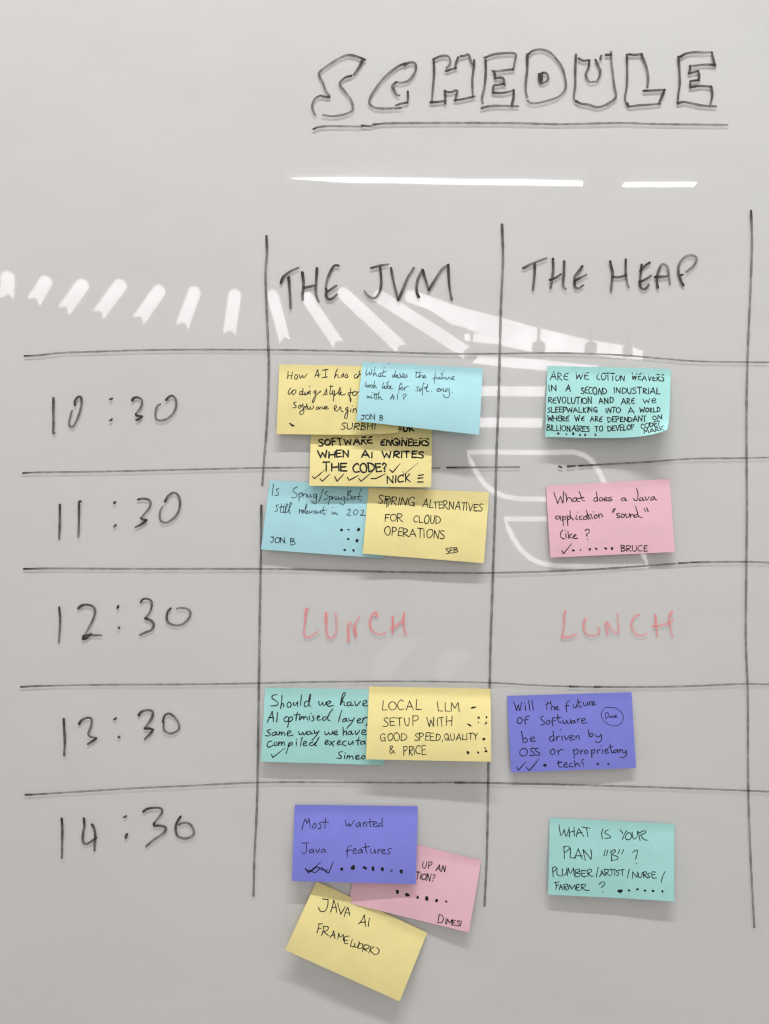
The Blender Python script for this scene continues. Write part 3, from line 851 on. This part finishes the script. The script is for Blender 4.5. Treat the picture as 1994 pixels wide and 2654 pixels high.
# 13:30
n = Note('h', 'teal', 'teal note starting Should we have, partly under the yellow local setup note',
         (687.6, 1782.3), (1010, 1788), (994.5, 1983), (676.4, 1974), 0.2 * MM, 5.0 * MM, 6.5 * MM, seed=18)
n.write(ZN8, 13.5, [], den=(0.96, 0.88), extra='285,148 230,160 225,195 270,225 300,255 280,285 205,292; 348,160 345,230 330,322; 332,300 350,265 370,265 370,300; 440,240 415,265 420,305 455,300 465,265 440,240; 500,245 490,270 510,285 545,245; 548,240 545,280 550,300; 597,150 590,220 582,285; 690,230 650,235 630,270 640,300 680,280 700,220 715,150 700,150 690,210 690,270 710,300; 815,235 820,275 840,280 865,245; 865,245 870,280 895,275 910,240; 920,275 960,250 960,230 930,235 915,270 940,295 1000,285; 1095,275 1120,200 1150,140 1145,120 1120,140 1100,210 1085,280; 1088,275 1110,240 1135,240 1135,280 1155,285; 1210,240 1175,255 1180,290 1215,275 1225,240; 1225,240 1225,285 1250,280; 1270,230 1290,290 1345,230; 1370,275 1420,245 1415,220 1380,235 1375,285 1440,290; 225,360 195,430 162,497; 225,360 235,430 240,490; 180,440 240,435; 292,375 288,430 282,495; 405,425 375,455 385,490 425,480 435,440 405,425; 432,450 430,510 420,560; 435,450 470,425 485,455 450,490 430,480; 545,370 530,430 525,480; 500,405 580,400; 570,420 570,470; 590,425 585,465; 590,450 615,425 625,465; 625,450 645,425 665,440 670,470; 695,415 695,470; 718,385; 750,415 735,430 755,455 740,480 722,482; 790,450 825,430 815,415 795,430 800,470 840,465; 905,430 870,435 865,470 900,465 930,420; 995,330 960,370 935,420 930,465 955,475; 1105,350 1080,430 1065,495; 1150,450 1120,470 1125,495 1160,475 1165,450; 1165,450 1160,480 1185,485; 1195,445 1205,480 1240,470; 1265,440 1235,500 1190,550 1170,580; 1300,480 1345,465 1340,450 1310,460 1305,500 1350,505; 1375,445 1370,500; 1375,470 1400,440 1430,435; 1430,515 1415,540; 205,590 165,600 175,625 200,645 185,670 140,668; 270,620 230,635 225,665 265,655 280,625; 280,625 280,655 300,655; 315,620 310,660; 315,645 335,620 345,660; 345,645 370,620 385,665; 410,650 460,625 450,605 420,625 425,670 485,662; 560,615 570,650 590,655 610,625; 612,625 625,655 650,640 655,610; 700,610 670,625 670,655 705,645 715,615; 715,615 720,645 740,640; 755,600 765,640 795,620; 820,605 780,670 730,725; 890,615 900,655 925,650 940,625; 942,625 955,655 985,640 990,610; 1000,640 1045,625 1040,605 1010,620 1010,655 1055,650; 1120,560 1125,610 1125,665; 1128,640 1150,605 1165,620 1165,655; 1215,610 1185,630 1190,655 1220,645 1230,615; 1230,615 1235,650 1255,645; 1275,605 1290,655 1335,600; 1360,640 1405,615 1395,595 1365,610 1365,655 1415,650; 215,735 175,750 160,785 180,815 235,790; 260,750 245,775 265,795 290,775 275,750; 310,745 305,795; 312,775 335,745 345,790; 345,775 370,745 385,790; 440,760 425,820 400,895; 425,790 470,750 480,775 440,800; 530,745 530,790; 533,715; 605,690 590,750 585,795; 615,780 655,760 650,740 625,750 620,795 665,790; 740,750 700,765 705,795 745,785 790,740; 820,685 790,740 765,790 785,795; 890,770 930,745 925,725 900,740 900,780 940,770; 955,735 1000,795; 1010,735 950,790; 1045,770 1085,750 1080,730 1055,745 1055,785 1100,775; 1160,735 1125,745 1120,780 1160,795; 1195,740 1190,770 1215,780 1245,740; 1248,735 1250,780; 1325,685 1310,740 1310,790; 1285,730 1345,725; 1390,735 1350,750 1345,775 1385,770 1395,740; 1395,740 1405,775')
n.write(ZN8, 13.5, [], 'signature', extra='1115,870 1070,880 1075,910 1100,930 1090,955 1040,950; 1145,920 1140,955; 1150,890; 1180,920 1170,960; 1175,940 1205,920 1205,960; 1207,940 1240,925 1250,965; 1280,950 1325,930 1315,915 1285,930 1290,965 1340,960; 1385,920 1355,945 1375,965 1405,940 1385,920')
n.ticks(ZN8, 12, '215,905 232,945 385,825')

n = Note('i', 'yellow', 'yellow note about a local setup with good speed, dots down its right side',
         (957.3, 1779.5), (1271.7, 1785.2), (1273.4, 1974.3), (948.8, 1968), 0.6 * MM, 14.0 * MM, 16.0 * MM, seed=19)
n.write(ZN9, 10.5, [('LOCAL', 240, 340, 720, 335, 118), ('LLM', 925, 350, 1190, 355, 115), ('SETUP', 255, 535, 680, 522, 110),
                    ('WITH', 800, 540, 1100, 527, 105), ('GOOD', 222, 715, 540, 706, 95), ('SPEED,', 640, 710, 990, 712, 88),
                    ('QUALITY', 1010, 705, 1420, 698, 80), ('&', 330, 865, 400, 865, 98), ('PRICE', 505, 890, 780, 880, 108)],
        den=(0.95, 0.86), extra='1500,795 1515,805 1520,835')
n.votes(ZN9, [(1365, 303, 33, 12, -0.15), (1315, 517, 30, 11, 0.4), (1430, 427, 17), (1527, 422, 15), (1425, 486, 9), (1520, 495, 18, 11, -0.8),
              (1494, 691, 18, 18), (1298, 857, 19, 18), (1423, 857, 15), (1520, 842, 20, 12, 0)])

n = Note('j', 'purple', 'purple note with a circled name in its upper right, in the right column',
         (1315, 1803.8), (1637.3, 1794), (1648.8, 1990.4), (1325, 2002), 0.5 * MM, 4.0 * MM, 4.5 * MM, seed=20)
n.write(ZN10, 10.5, [], den=(0.96, 0.86), extra='140,170 165,230 175,278; 175,278 195,220 200,210; 200,210 205,250 215,275 235,185; 278,215 282,275; 272,190; 318,160 330,275; 355,155 372,272; 540,170 530,220 530,262; 515,205 575,190; 572,170 580,225 580,270; 582,245 605,225 620,240 618,268; 630,250 660,240 650,225 635,240 640,265 668,262; 795,165 765,175 755,220 760,290; 742,225 790,215; 835,205 840,240 865,240 875,205; 875,205 885,240; 890,145 900,200 920,240 940,225; 880,185 930,175; 955,185 965,220 990,215 1000,180; 1000,180 1010,215; 1025,175 1030,215; 1028,190 1045,170 1055,170; 1055,205 1085,185 1075,170 1055,190 1065,215 1098,205; 215,355 185,380 190,420 225,425 245,385 215,355; 325,340 285,350 275,390 280,435; 262,390 310,380; 490,340 460,355 470,385 500,410 495,435 462,445; 545,390 520,410 530,435 560,425 560,395 540,390; 625,355 600,365 590,400 600,455; 580,405 630,390; 655,325 660,385 680,420 700,410; 640,365 690,355; 715,385 725,425 750,420 760,390; 760,390 775,425 800,415 805,380; 840,390 815,405 815,425 845,415 850,390; 850,390 865,420; 885,370 890,420; 890,390 915,365; 935,400 975,380 965,365 935,380 945,425 998,415; 232,515 245,580 250,640; 250,610 285,595 305,620 285,645 250,640; 335,615 385,600 370,580 340,600 345,635 400,630; 605,570 570,585 560,620 590,635 610,600; 600,515 610,570 612,630; 640,580 645,625; 645,600 665,575 680,575; 705,575 710,620; 690,497; 735,570 755,615 790,565; 800,595 835,580 825,560 800,580 805,620 850,610; 865,570 870,610; 868,590 890,565 910,605; 1010,500 1020,550 1025,580; 1025,560 1050,540 1070,560 1050,580 1025,578; 1100,550 1105,580 1140,580 1155,550; 1165,560 1165,610 1140,645 1095,640; 260,715 220,740 220,790 265,805 300,775 295,730 255,712; 385,715 345,720 345,745 375,765 380,795 330,798; 430,715 400,720 405,750 445,770 440,795 395,795; 600,725 570,750 580,785 615,780 625,745 600,722; 655,735 665,785; 662,760 690,730 720,735; 840,730 845,790 848,830; 845,750 880,725 895,755 870,785 845,780; 925,735 925,785; 927,755 950,735; 985,735 965,760 985,780 1010,760 990,735; 1045,730 1050,790 1055,825; 1050,750 1080,730 1090,755 1060,780; 1120,730 1120,775; 1122,750 1150,725; 1175,730 1180,775; 1165,690; 1205,755 1240,740 1230,725 1205,740 1215,775 1250,765; 1265,665 1275,730 1290,770 1310,755; 1250,705 1300,695; 1340,730 1310,745 1315,765 1345,755 1350,730; 1350,730 1360,765; 1375,730 1380,770; 1380,745 1400,730; 1410,735 1415,765 1440,765 1450,735; 1455,750 1450,800 1415,825 1380,820; 665,860 665,910 680,935 705,930; 650,890 705,875; 725,915 765,900 755,880 730,895 735,935 780,930; 825,885 795,900 800,930 835,930; 850,855 855,900 860,935; 860,910 885,890 900,905 912,930; 955,840 935,865 950,890 958,905; 958,932')
n.write(ZN10, 7.5, [], 'signature', den=(0.94, 0.84), extra='1215,305 1210,340 1220,370; 1215,305 1240,300 1250,335 1220,372; 1285,340 1260,345 1265,360 1285,350; 1285,340 1290,358; 1295,340 1305,358 1320,335; 1320,350 1340,340 1330,330 1320,345 1330,358 1350,350; 1285,243 1340,250 1405,310 1417,380 1370,443 1290,452 1210,412 1165,345 1180,270 1220,240 1285,243')
n.ticks(ZN10, 11, '175,938 200,970 285,870; 292,938 325,975 443,835')
n.votes(ZN10, [(507, 913, 19, 19), (1122, 898, 14), (1246, 900, 13)])

# 14:30
n = Note('k', 'pink', 'pink note tilted clockwise, its left half under the purple and yellow notes',
         (937, 2154), (1247.8, 2230.4), (1215.4, 2416.7), (904.6, 2340.5), 0.3 * MM, 0.4 * MM, 6.0 * MM, seed=21)
n.write(ZG, 7.0, [('UP', 1130, 575, 1205, 580, 50), ('AN', 1240, 595, 1312, 606, 48), ('TION?', 1078, 656, 1225, 680, 52)])
n.write(ZG, 6.6, [('D', 1250, 1000, 1296, 1008, 66), ('IMESI', 1312, 1012, 1435, 1030, 42)], 'signature')
n.votes(ZG, [(938, 760, 14, 16, 0), (1015, 783, 18, 15, 0), (1097, 803, 12), (1168, 812, 16, 17, 0), (1245, 828, 13), (1320, 836, 9)])

n = Note('l', 'yellow', 'yellow note turned well clockwise, hanging lowest on the board',
         (821, 2284), (1107.9, 2417.4), (1036, 2595.4), (739.2, 2462), 1.0 * MM, 11.0 * MM, 10.0 * MM, seed=22)
n.write(ZG, 7.4, [], den=(0.95, 0.86), extra='350,815 395,820; 395,815 392,870 370,910 335,910 318,880; 440,825 430,870 415,918; 440,825 455,870 462,920; 425,885 460,878; 470,850 495,935; 495,935 530,875; 550,880 530,920 522,955; 550,880 560,920 565,945; 530,925 565,925; 680,940 660,980 635,1012; 680,940 685,990 688,1030; 645,1000 690,995; 718,965 710,1030; 325,1010 318,1050 308,1082; 318,1012 350,1010; 315,1045 340,1045; 360,1030 355,1070 345,1100; 355,1030 395,1035 390,1060 360,1070; 360,1070 400,1105; 440,1065 425,1100 410,1118; 440,1065 445,1110 450,1125; 420,1100 450,1098; 470,1130 480,1085; 480,1085 490,1115 515,1095; 515,1095 515,1140; 560,1105 525,1115 525,1160 550,1165; 525,1140 550,1138; 585,1130 575,1165 570,1185; 570,1185 600,1190 605,1165; 605,1165 605,1190 630,1190 640,1150; 645,1165 625,1190 640,1205 665,1195 665,1170 645,1165; 680,1175 665,1225; 680,1175 715,1180 705,1205 672,1205; 672,1205 700,1225; 730,1185 715,1240; 755,1190 722,1215; 722,1215 750,1245; 775,1195 795,1215 785,1245 755,1250')

n = Note('m', 'purple', 'purple note about most wanted features with a row of heavy dots, above the tilted notes',
         (764.7, 2085.8), (1083, 2089.8), (1078.4, 2291.7), (757, 2283.4), 0.8 * MM, 8.0 * MM, 9.0 * MM, seed=23)
n.write(ZG, 6.4, [], den=(0.93, 0.82), extra='190,275 200,230 215,190; 215,190 230,225; 230,225 245,185; 245,185 252,225 255,260; 290,225 272,245 280,262 300,250 300,228 285,225; 345,215 325,225 340,240 335,262 318,262; 375,185 372,225 370,262; 348,215 398,212; 532,200 540,245 560,225; 560,225 570,245 600,200; 640,215 615,230 620,248 640,240 645,215; 645,215 650,248; 670,215 672,250; 672,230 690,212 698,248; 725,185 722,225 728,250; 705,215 755,208; 745,235 775,222 765,210 748,225 755,250 785,245; 810,220 790,230 790,248 812,240; 820,185 818,220 822,252; 190,378 245,375; 222,378 228,430 215,458 190,455; 270,425 250,440 255,455 275,445 278,425; 278,425 285,452; 300,425 312,452 330,422; 360,425 342,438 345,452 365,445; 365,425 380,452; 580,398 555,405 545,440 545,490; 535,440 580,430; 590,445 615,432 605,420 590,435 595,460 620,455; 650,425 630,440 635,458 655,448 658,425; 658,425 665,455; 690,380 690,425 700,458; 665,412 720,405; 730,425 732,455 755,450 760,425; 760,425 768,458; 785,425 785,460; 787,440 808,425; 815,445 840,435 832,425 815,438 822,462 845,455; 890,420 865,425 870,440 880,455 868,465 850,462')
n.ticks(ZG, 7.5, '218,575 240,612 340,525; 250,590 295,608 345,570 385,615; 350,580 400,612 438,518; 222,585 260,600 310,565 350,590 395,585')
n.votes(ZG, [(502, 582, 14, 12, -0.8), (590, 570, 16, 21, 0), (683, 572, 18, 11, 0.7), (747, 578, 13, 18, 0), (820, 582, 14, 15, 0),
             (893, 594, 11, 6, -0.6), (968, 600, 15, 15, 0)])

n = Note('n', 'teal', 'teal note asking for a plan B with six dots, lowest in the right column',
         (1425.2, 2119.7), (1748.7, 2135.7), (1747.5, 2334.6), (1421, 2318.6), 0.4 * MM, 5.5 * MM, 6.5 * MM, (1, 2, 1.0 * MM), 24)
n.write(ZN14, 10.0, [], den=(0.95, 0.84), extra='215,205 225,280 240,330 265,290 275,260; 275,260 285,310 300,340 325,260; 330,235 335,345; 385,230 390,335; 330,295 390,280; 440,250 420,300 415,345; 440,250 470,300 495,340; 420,305 475,295; 475,235 570,248; 525,245 535,290 545,342; 710,255 700,310 708,372; 775,265 740,285 740,305 790,330 795,355 735,362; 910,268 940,310; 985,275 960,310 935,375; 1000,300 970,330 975,370 1015,375 1040,340 1020,300 995,298; 1045,290 1050,345 1075,370 1100,340 1105,285; 1115,285 1125,340 1135,388; 1125,300 1185,275 1195,300 1140,325; 1140,325 1180,375 1225,383; 270,455 275,530 275,592; 268,460 320,450 335,480 280,525; 345,470 345,530 345,580 380,582 405,575; 435,480 415,530 395,590; 435,480 455,540 480,595; 400,560 480,560; 490,490 500,550 515,610; 490,490 540,550 580,600; 580,600 585,540 575,490; 805,505 810,560 812,620; 800,520 840,490 855,510 820,545 880,570 875,600 815,612; 140,700 150,795; 138,700 170,682 185,705 150,745; 195,700 195,770 240,790 250,780; 255,710 255,770 275,780 300,750 305,700; 310,785 320,700; 320,700 345,760 380,700; 380,700 390,785; 400,720 400,795; 400,725 440,710 450,735 410,755 455,765 440,795 400,797; 520,730 470,730 475,790 525,795; 475,762 510,758; 535,725 545,790; 535,725 575,710 585,735 545,760; 545,760 580,790 605,788; 660,690 648,745 637,802; 700,725 690,770 675,795; 700,725 715,760 735,785; 690,770 720,762; 730,715 745,785; 730,715 770,715 770,745 745,755; 745,755 800,790; 790,715 850,712; 815,715 815,780; 850,715 845,780; 905,725 870,725 875,745 895,760 885,780 865,780; 900,722 955,715; 930,720 935,782; 1012,715 1000,770 990,815; 1050,740 1050,812; 1050,740 1100,805; 1100,805 1105,745; 1115,755 1120,800 1150,800 1160,750; 1170,750 1180,810; 1165,750 1200,740 1205,765 1180,775; 1180,775 1220,810; 1250,755 1220,765 1230,785 1245,800 1220,815; 1310,745 1270,745 1275,810 1320,808; 1275,775 1305,772; 1415,740 1390,800 1372,862; 175,862 185,900 180,942; 165,862 220,855; 180,895 210,890; 235,885 225,920 220,945; 235,885 260,945; 225,920 250,915; 270,890 275,945; 265,890 310,880 310,905 275,915; 275,915 310,950; 320,940 335,890; 335,890 360,935; 360,935 395,890; 395,890 405,945; 450,890 415,890 420,950 450,952; 420,920 445,915; 470,890 475,945; 465,890 510,880 515,905 475,920; 475,920 520,950 560,950; 670,885 700,858 735,860 730,890 705,910 700,920; 712,968; 740,490 725,560; 770,495 752,560; 905,488 898,505 885,535; 945,490 940,512 925,540; 1050,525 1080,500 1105,497 1100,540 1082,600; 1095,648')
n.votes(ZN14, [(908, 960, 28, 22, -0.3), (1010, 953, 15, 12, 0), (1105, 940, 15, 13, 0), (1190, 955, 15), (1282, 958, 18, 12, 0), (1388, 963, 12, 15, 0)])

# ------------------------------------------------------------------ the lamps of the room behind the camera, seen as reflections in the glass
M_LED = glow_mat('lamp_tube_white', (1.0, 0.98, 0.97, 1), 16.0)
M_LEAF = glow_mat('lamp_leaf_white', (1.0, 0.92, 0.965, 1), 7.2, 0.25)
M_BAND = glow_mat('lamp_band_white', (1.0, 0.93, 0.97, 1), 7.4, 0.2)
M_NEON = glow_mat('neon_tube_warm', (1.0, 0.92, 0.90, 1), 6.2, 0.25)
M_CORD = plain_mat('cord_white', (0.6, 0.6, 0.6, 1))
M_DARK = plain_mat('lampshade_dark', (0.03, 0.03, 0.035, 1))
D2S = 1994 / 1662


def R(x, y, Y):
    """a spot of the room at distance Y in front of the glass (display pixel of its mirror image)"""
    k = S * (DIST + Y) / DIST
    return Vector(((x * D2S - CX) * k, -Y, ZC - (y * D2S - CY) * k))


def empty(name, loc, label, cat, group=None):
    e = bpy.data.objects.new(name, None)
    e.empty_display_size = 0.05
    e.location = loc
    C.objects.link(e)
    tag(e, label, cat, group)
    return e


def slab(name, outline, Y, depth, mat, parent):
    n = len(outline)
    v = [R(x, y, Y) for x, y in outline] + [R(x, y, Y) + Vector((0, -depth, 0)) for x, y in outline]
    f = [tuple(range(n)), tuple(range(2 * n - 1, n - 1, -1))]
    for i in range(n):
        j = (i + 1) % n
        f.append((i, n + i, n + j, j))
    return link(name, v, f, mat, parent)


def tube(name, pts, r, mat, parent, closed=False, seg=8):
    v, f = [], []
    n = len(pts)
    for i, p in enumerate(pts):
        a = pts[i - 1] if (i or closed) else p
        b = pts[(i + 1) % n] if (i < n - 1 or closed) else p
        t = (b - a).normalized()
        s1 = t.cross(Vector((0, 1, 0)))
        if s1.length < 1e-4:
            s1 = Vector((1, 0, 0))
        s1.normalize()
        s2 = t.cross(s1).normalized()
        for k in range(seg):
            q = k / seg * math.tau
            v.append(p + s1 * (r * math.cos(q)) + s2 * (r * math.sin(q)))
    for i in range(n if closed else n - 1):
        for k in range(seg):
            a, b = i * seg + k, i * seg + (k + 1) % seg
            c, d = ((i + 1) % n) * seg + (k + 1) % seg, ((i + 1) % n) * seg + k
            f.append((a, b, c, d))
    return link(name, v, f, mat, parent, smooth=True)


def leaf_outline(a, b, w):
    ax, ay = a
    bx, by = b
    L = math.hypot(bx - ax, by - ay)
    dx, dy = (bx - ax) / L, (by - ay) / L
    nx, ny = -dy, dx
    h = w / 2
    out = []
    for k in range(9):
        t = math.pi * k / 8
        out.append((ax + h * dx + nx * h * math.cos(t) - dx * h * math.sin(t), ay + h * dy + ny * h * math.cos(t) - dy * h * math.sin(t)))
    out.append((bx - nx * h, by - ny * h))
    for q in (-0.5, 0, 0.5):
        out.append((bx + nx * h * q - dx * h * (0.75 - abs(q) * 0.5), by + ny * h * q - dy * h * (0.75 - abs(q) * 0.5)))
    out.append((bx + nx * h, by + ny * h))
    return out


z3 = lambda x, y: ((x / 2.374) / D2S, (640 + y / 2.374) / D2S)
z4 = lambda x, y: ((640 + x / 2.374) / D2S, (640 + y / 2.374) / D2S)
LEAVES = [(z3(45, 148), z3(36, 312), 27), (z3(295, 182), z3(205, 335), 27), (z3(525, 203), z3(390, 390), 27), (z3(758, 205), z3(602, 415), 27),
          (z3(998, 240), z3(848, 450), 27), (z3(1205, 245), z3(1118, 485), 26), (z3(1448, 258), z3(1410, 535), 26),
          (z4(148, 262), z4(232, 575), 24), (z4(352, 282), z4(565, 600), 26), (z4(570, 262), z4(955, 625), 27), (z4(785, 282), z4(1360, 650), 26),
          (z4(975, 290), z4(1700, 545), 26)]
ORD = ['first', 'second', 'third', 'fourth', 'fifth', 'sixth', 'seventh', 'eighth', 'ninth', 'tenth', 'eleventh', 'twelfth']
for i, (a, b, w) in enumerate(LEAVES):
    Y = 3.4
    e = empty('pendant_lamp', R(b[0], b[1], Y), 'glowing white blade lamp, mirrored %s from the left in the row across the glass' % ORD[i],
              'pendant lamp', 'blade lamps mirrored in the glass')
    slab('lamp_blade', leaf_outline(a, b, w), Y, 0.02, M_LEAF, e)
    tube('cord', [R(a[0] + 1, a[1] + 3, Y) + Vector((0, -0.01, 0)), R(a[0] + 1, a[1] - 120, Y) + Vector((0, -0.01, 0))], 0.003, M_CORD, e)

zt = lambda x, y: ((1000 + x / 2.0775) / D2S, (720 + y / 2.0775) / D2S)
BANDS = [('broad glowing band mirrored sloping down right under the second heading',
          [(110, 85), (330, 138), (620, 215), (820, 270), (1100, 335), (1320, 370), (1385, 395), (1385, 440), (1240, 424), (1100, 405), (860, 396), (790, 394),
           (640, 330), (560, 306), (480, 285), (400, 255), (360, 250), (300, 210), (200, 150), (112, 112)], 3.60, M_LEAF),
         ('short glowing band mirrored wedge shaped beneath the broad one', [(425, 300), (510, 300), (640, 330), (790, 394), (690, 372), (600, 352), (480, 340), (430, 334)], 3.62, M_BAND),
         ('glowing band mirrored just below the first ruled row line', [(500, 418), (700, 428), (870, 444), (1150, 474), (1100, 492), (870, 497), (700, 483), (470, 453)], 3.65, M_BAND),
         ('glowing band mirrored between the blue and teal notes, upper of two', [(250, 583), (900, 586), (900, 636), (250, 632)], 3.7, M_BAND),
         ('glowing band mirrored between the blue and teal notes, lower of two', [(250, 752), (900, 757), (900, 806), (250, 802)], 3.75, M_BAND)]
BANDS = [(a, [zt(*p) for p in b], c, d) for a, b, c, d in BANDS]
for lab, pts, Y, mt in BANDS:
    e = empty('band_lamp', R(pts[0][0], pts[0][1], Y), lab, 'ceiling lamp', 'band lamps mirrored in the glass')
    slab('lamp_band', pts, Y, 0.02, mt, e)

# dark pendants hanging in front of the bright band
for lab, x, y, w, hgt in (('dark little pendant mirrored at the left end of the bright bands', *zt(466, 404), 24, 26),
                          ('dark little pendant on a cord before the broad bright band, nearest the second column line', *zt(825, 374), 29, 26),
                          ('dark little pendant mirrored in the middle of the broad bright band', *zt(1105, 376), 27, 25),
                          ('dark little pendant mirrored near the right tip of the bright band', *zt(1302, 393), 21, 24)):
    Y = 3.3
    e = empty('small_pendant', R(x, y, Y), lab, 'pendant lamp', 'dark pendants mirrored in the glass')
    k = S * (DIST + Y) / DIST * D2S
    prof = [(0.0, -0.60), (0.10, -0.58), (0.22, -0.5), (0.46, -0.36), (0.5, -0.1), (0.5, 0.25), (0.42, 0.5), (0.0, 0.5)]
    c = R(x, y, Y)
    v, f = [], []
    sg = 20
    for (pr, pz) in prof:
        for q in range(sg):
            t = q / sg * math.tau
            v.append(c + Vector((pr * w * k * math.cos(t), pr * w * k * math.sin(t), -pz * hgt * k)))
    for i in range(len(prof) - 1):
        for q in range(sg):
            f.append((i * sg + q, i * sg + (q + 1) % sg, (i + 1) * sg + (q + 1) % sg, (i + 1) * sg + q))
    link('lamp_shade', v, f, M_DARK, e, smooth=True)
    tube('cord', [R(x, y - hgt * 0.55, Y), R(x, y - hgt * 1.6, Y)], 0.008, M_DARK, e)

# two long tubes on the ceiling
HC = 1.30


def ceiling_tube(x0, x1, yy, th, lab):
    """a flat luminous profile lying HC above the camera; found from where its mirror image shows"""
    up = (CY - yy * D2S) * S / DIST
    far = HC / up
    Y = far - DIST
    w = far * th / (CY / D2S - yy)
    xs = [(x * D2S - CX) * S / DIST * far for x in (x0, x1)]
    e = empty('tube_lamp', ((xs[0] + xs[1]) / 2, -Y, ZC + HC), lab, 'ceiling lamp', 'tube lamps mirrored in the glass')
    z = ZC + HC
    box('lamp_housing', xs[0] - 0.01, xs[1] + 0.01, -Y - w / 2 - 0.006, -Y + w / 2 + 0.006, z + 0.004, z + 0.05, M_CORD, e)
    v = [(xs[0], -Y - w / 2 + 0.035 * 0, z), (xs[1], -Y - w / 2, z), (xs[1], -Y + w / 2, z), (xs[0], -Y + w / 2, z)]
    if x1 - x0 > 300:
        v = [(xs[0], -Y + w * 0.55, z), (xs[0] + 0.25, -Y - w * 0.3, z), (xs[1], -Y - w / 2 - 0.06, z), (xs[1] + 0.02, -Y - w / 2 - 0.06, z), (xs[1], -Y + w / 2 - 0.05, z), (xs[0] + 0.25, -Y + w * 0.55, z)]
        v = [(xs[0], -Y + w * 0.75, z), (xs[0] + 0.22, -Y - w * 0.1, z), (xs[0] + 0.22, -Y + w * 0.95, z), (xs[1], -Y - w * 0.9, z), (xs[1] - 0.01, -Y + w * 0.15, z)]
        v = [v[0], v[1], v[3], v[4], v[2]]
    link('lamp_diffuser', v, [tuple(range(len(v)))], M_LED, e)


ceiling_tube(622, 1264, 393, 10, 'long thin white tube lamp mirrored below the title, left of two')
ceiling_tube(1347, 1502, 399, 8.5, 'short white tube lamp mirrored below the title, right of two')

# outlined leaf signs of bent tube
zb = lambda x, y: ((1180 + x / 2.0418) / D2S, (860 + y / 2.0418) / D2S)
LOOP = [(65, 636), (250, 636), (450, 637), (620, 636), (680, 650), (722, 680), (755, 730), (785, 790), (805, 840), (822, 886),
        (650, 887), (480, 886), (330, 884), (260, 872), (205, 848), (150, 800), (110, 740), (85, 690)]
for dx, dy, lab in ((0, 0, 'leaf outline of thin glowing tube mirrored above the pink note'), (198, 354, 'leaf outline of thin glowing tube mirrored behind the pink note')):
    Y = 3.0
    pts = [R(*zb(x + dx, y + dy), Y) for x, y in LOOP]
    e = empty('tube_sign', pts[0], lab, 'wall light', 'tube outlines mirrored in the glass')
    tube('glowing_tube', pts, 0.0118, M_NEON, e, closed=True)

# two dim paper lanterns with ridges, faint in the glass between the midday row and the notes below
M_PAPER = glow_mat('lantern_paper', (1.0, 0.95, 0.82, 1), 1.2, 0.1)
for m_ in (M_NEON, M_PAPER):
    m_.cycles.emission_sampling = 'NONE'
zl = lambda x, y: ((700 + x / 2.374) / D2S, (1480 + y / 2.374) / D2S)
for lab, axis in (('faint ridged paper lantern mirrored below the left red word', [(680, 668, 66), (690, 610, 68), (712, 555, 78), (752, 510, 76), (808, 472, 56), (865, 440, 34), (938, 404, 5)]),
                  ('faint ridged paper lantern mirrored beside the second column line above the yellow note', [(1058, 655, 60), (1068, 612, 58), (1090, 572, 58), (1130, 540, 52), (1185, 520, 38), (1235, 545, 18)])):
    Y = 2.6
    e = empty('paper_lantern', R(*zl(*axis[0][:2]), Y), lab, 'lantern', 'paper lanterns mirrored in the glass')
    k = S * (DIST + Y) / DIST / 2.374
    cs = []
    for a, b in zip(axis, axis[1:]):
        for q in range(6):
            t = q / 6
            c = [a[i] + (b[i] - a[i]) * t for i in range(3)]
            cs.append((c[0], c[1], c[2] * (1.0 if q % 3 else 0.90)))
    v, f = [], []
    sg = 18
    for i, (x, y, r) in enumerate(cs):
        x2, y2, _ = cs[min(i + 1, len(cs) - 1)]
        x1, y1, _ = cs[max(i - 1, 0)]
        d = math.hypot(x2 - x1, y2 - y1)
        nx, ny = -(y2 - y1) / d, (x2 - x1) / d
        c = R(*zl(x, y), Y)
        side = Vector((nx, 0, -ny))
        for q in range(sg):
            t = q / sg * math.tau
            v.append(c + side * (r * k * math.cos(t)) + Vector((0, r * k * math.sin(t), 0)))
    for i in range(len(cs) - 1):
        for q in range(sg):
            f.append((i * sg + q, i * sg + (q + 1) % sg, (i + 1) * sg + (q + 1) % sg, (i + 1) * sg + q))
    link('lamp_shade', v, f, M_PAPER, e)
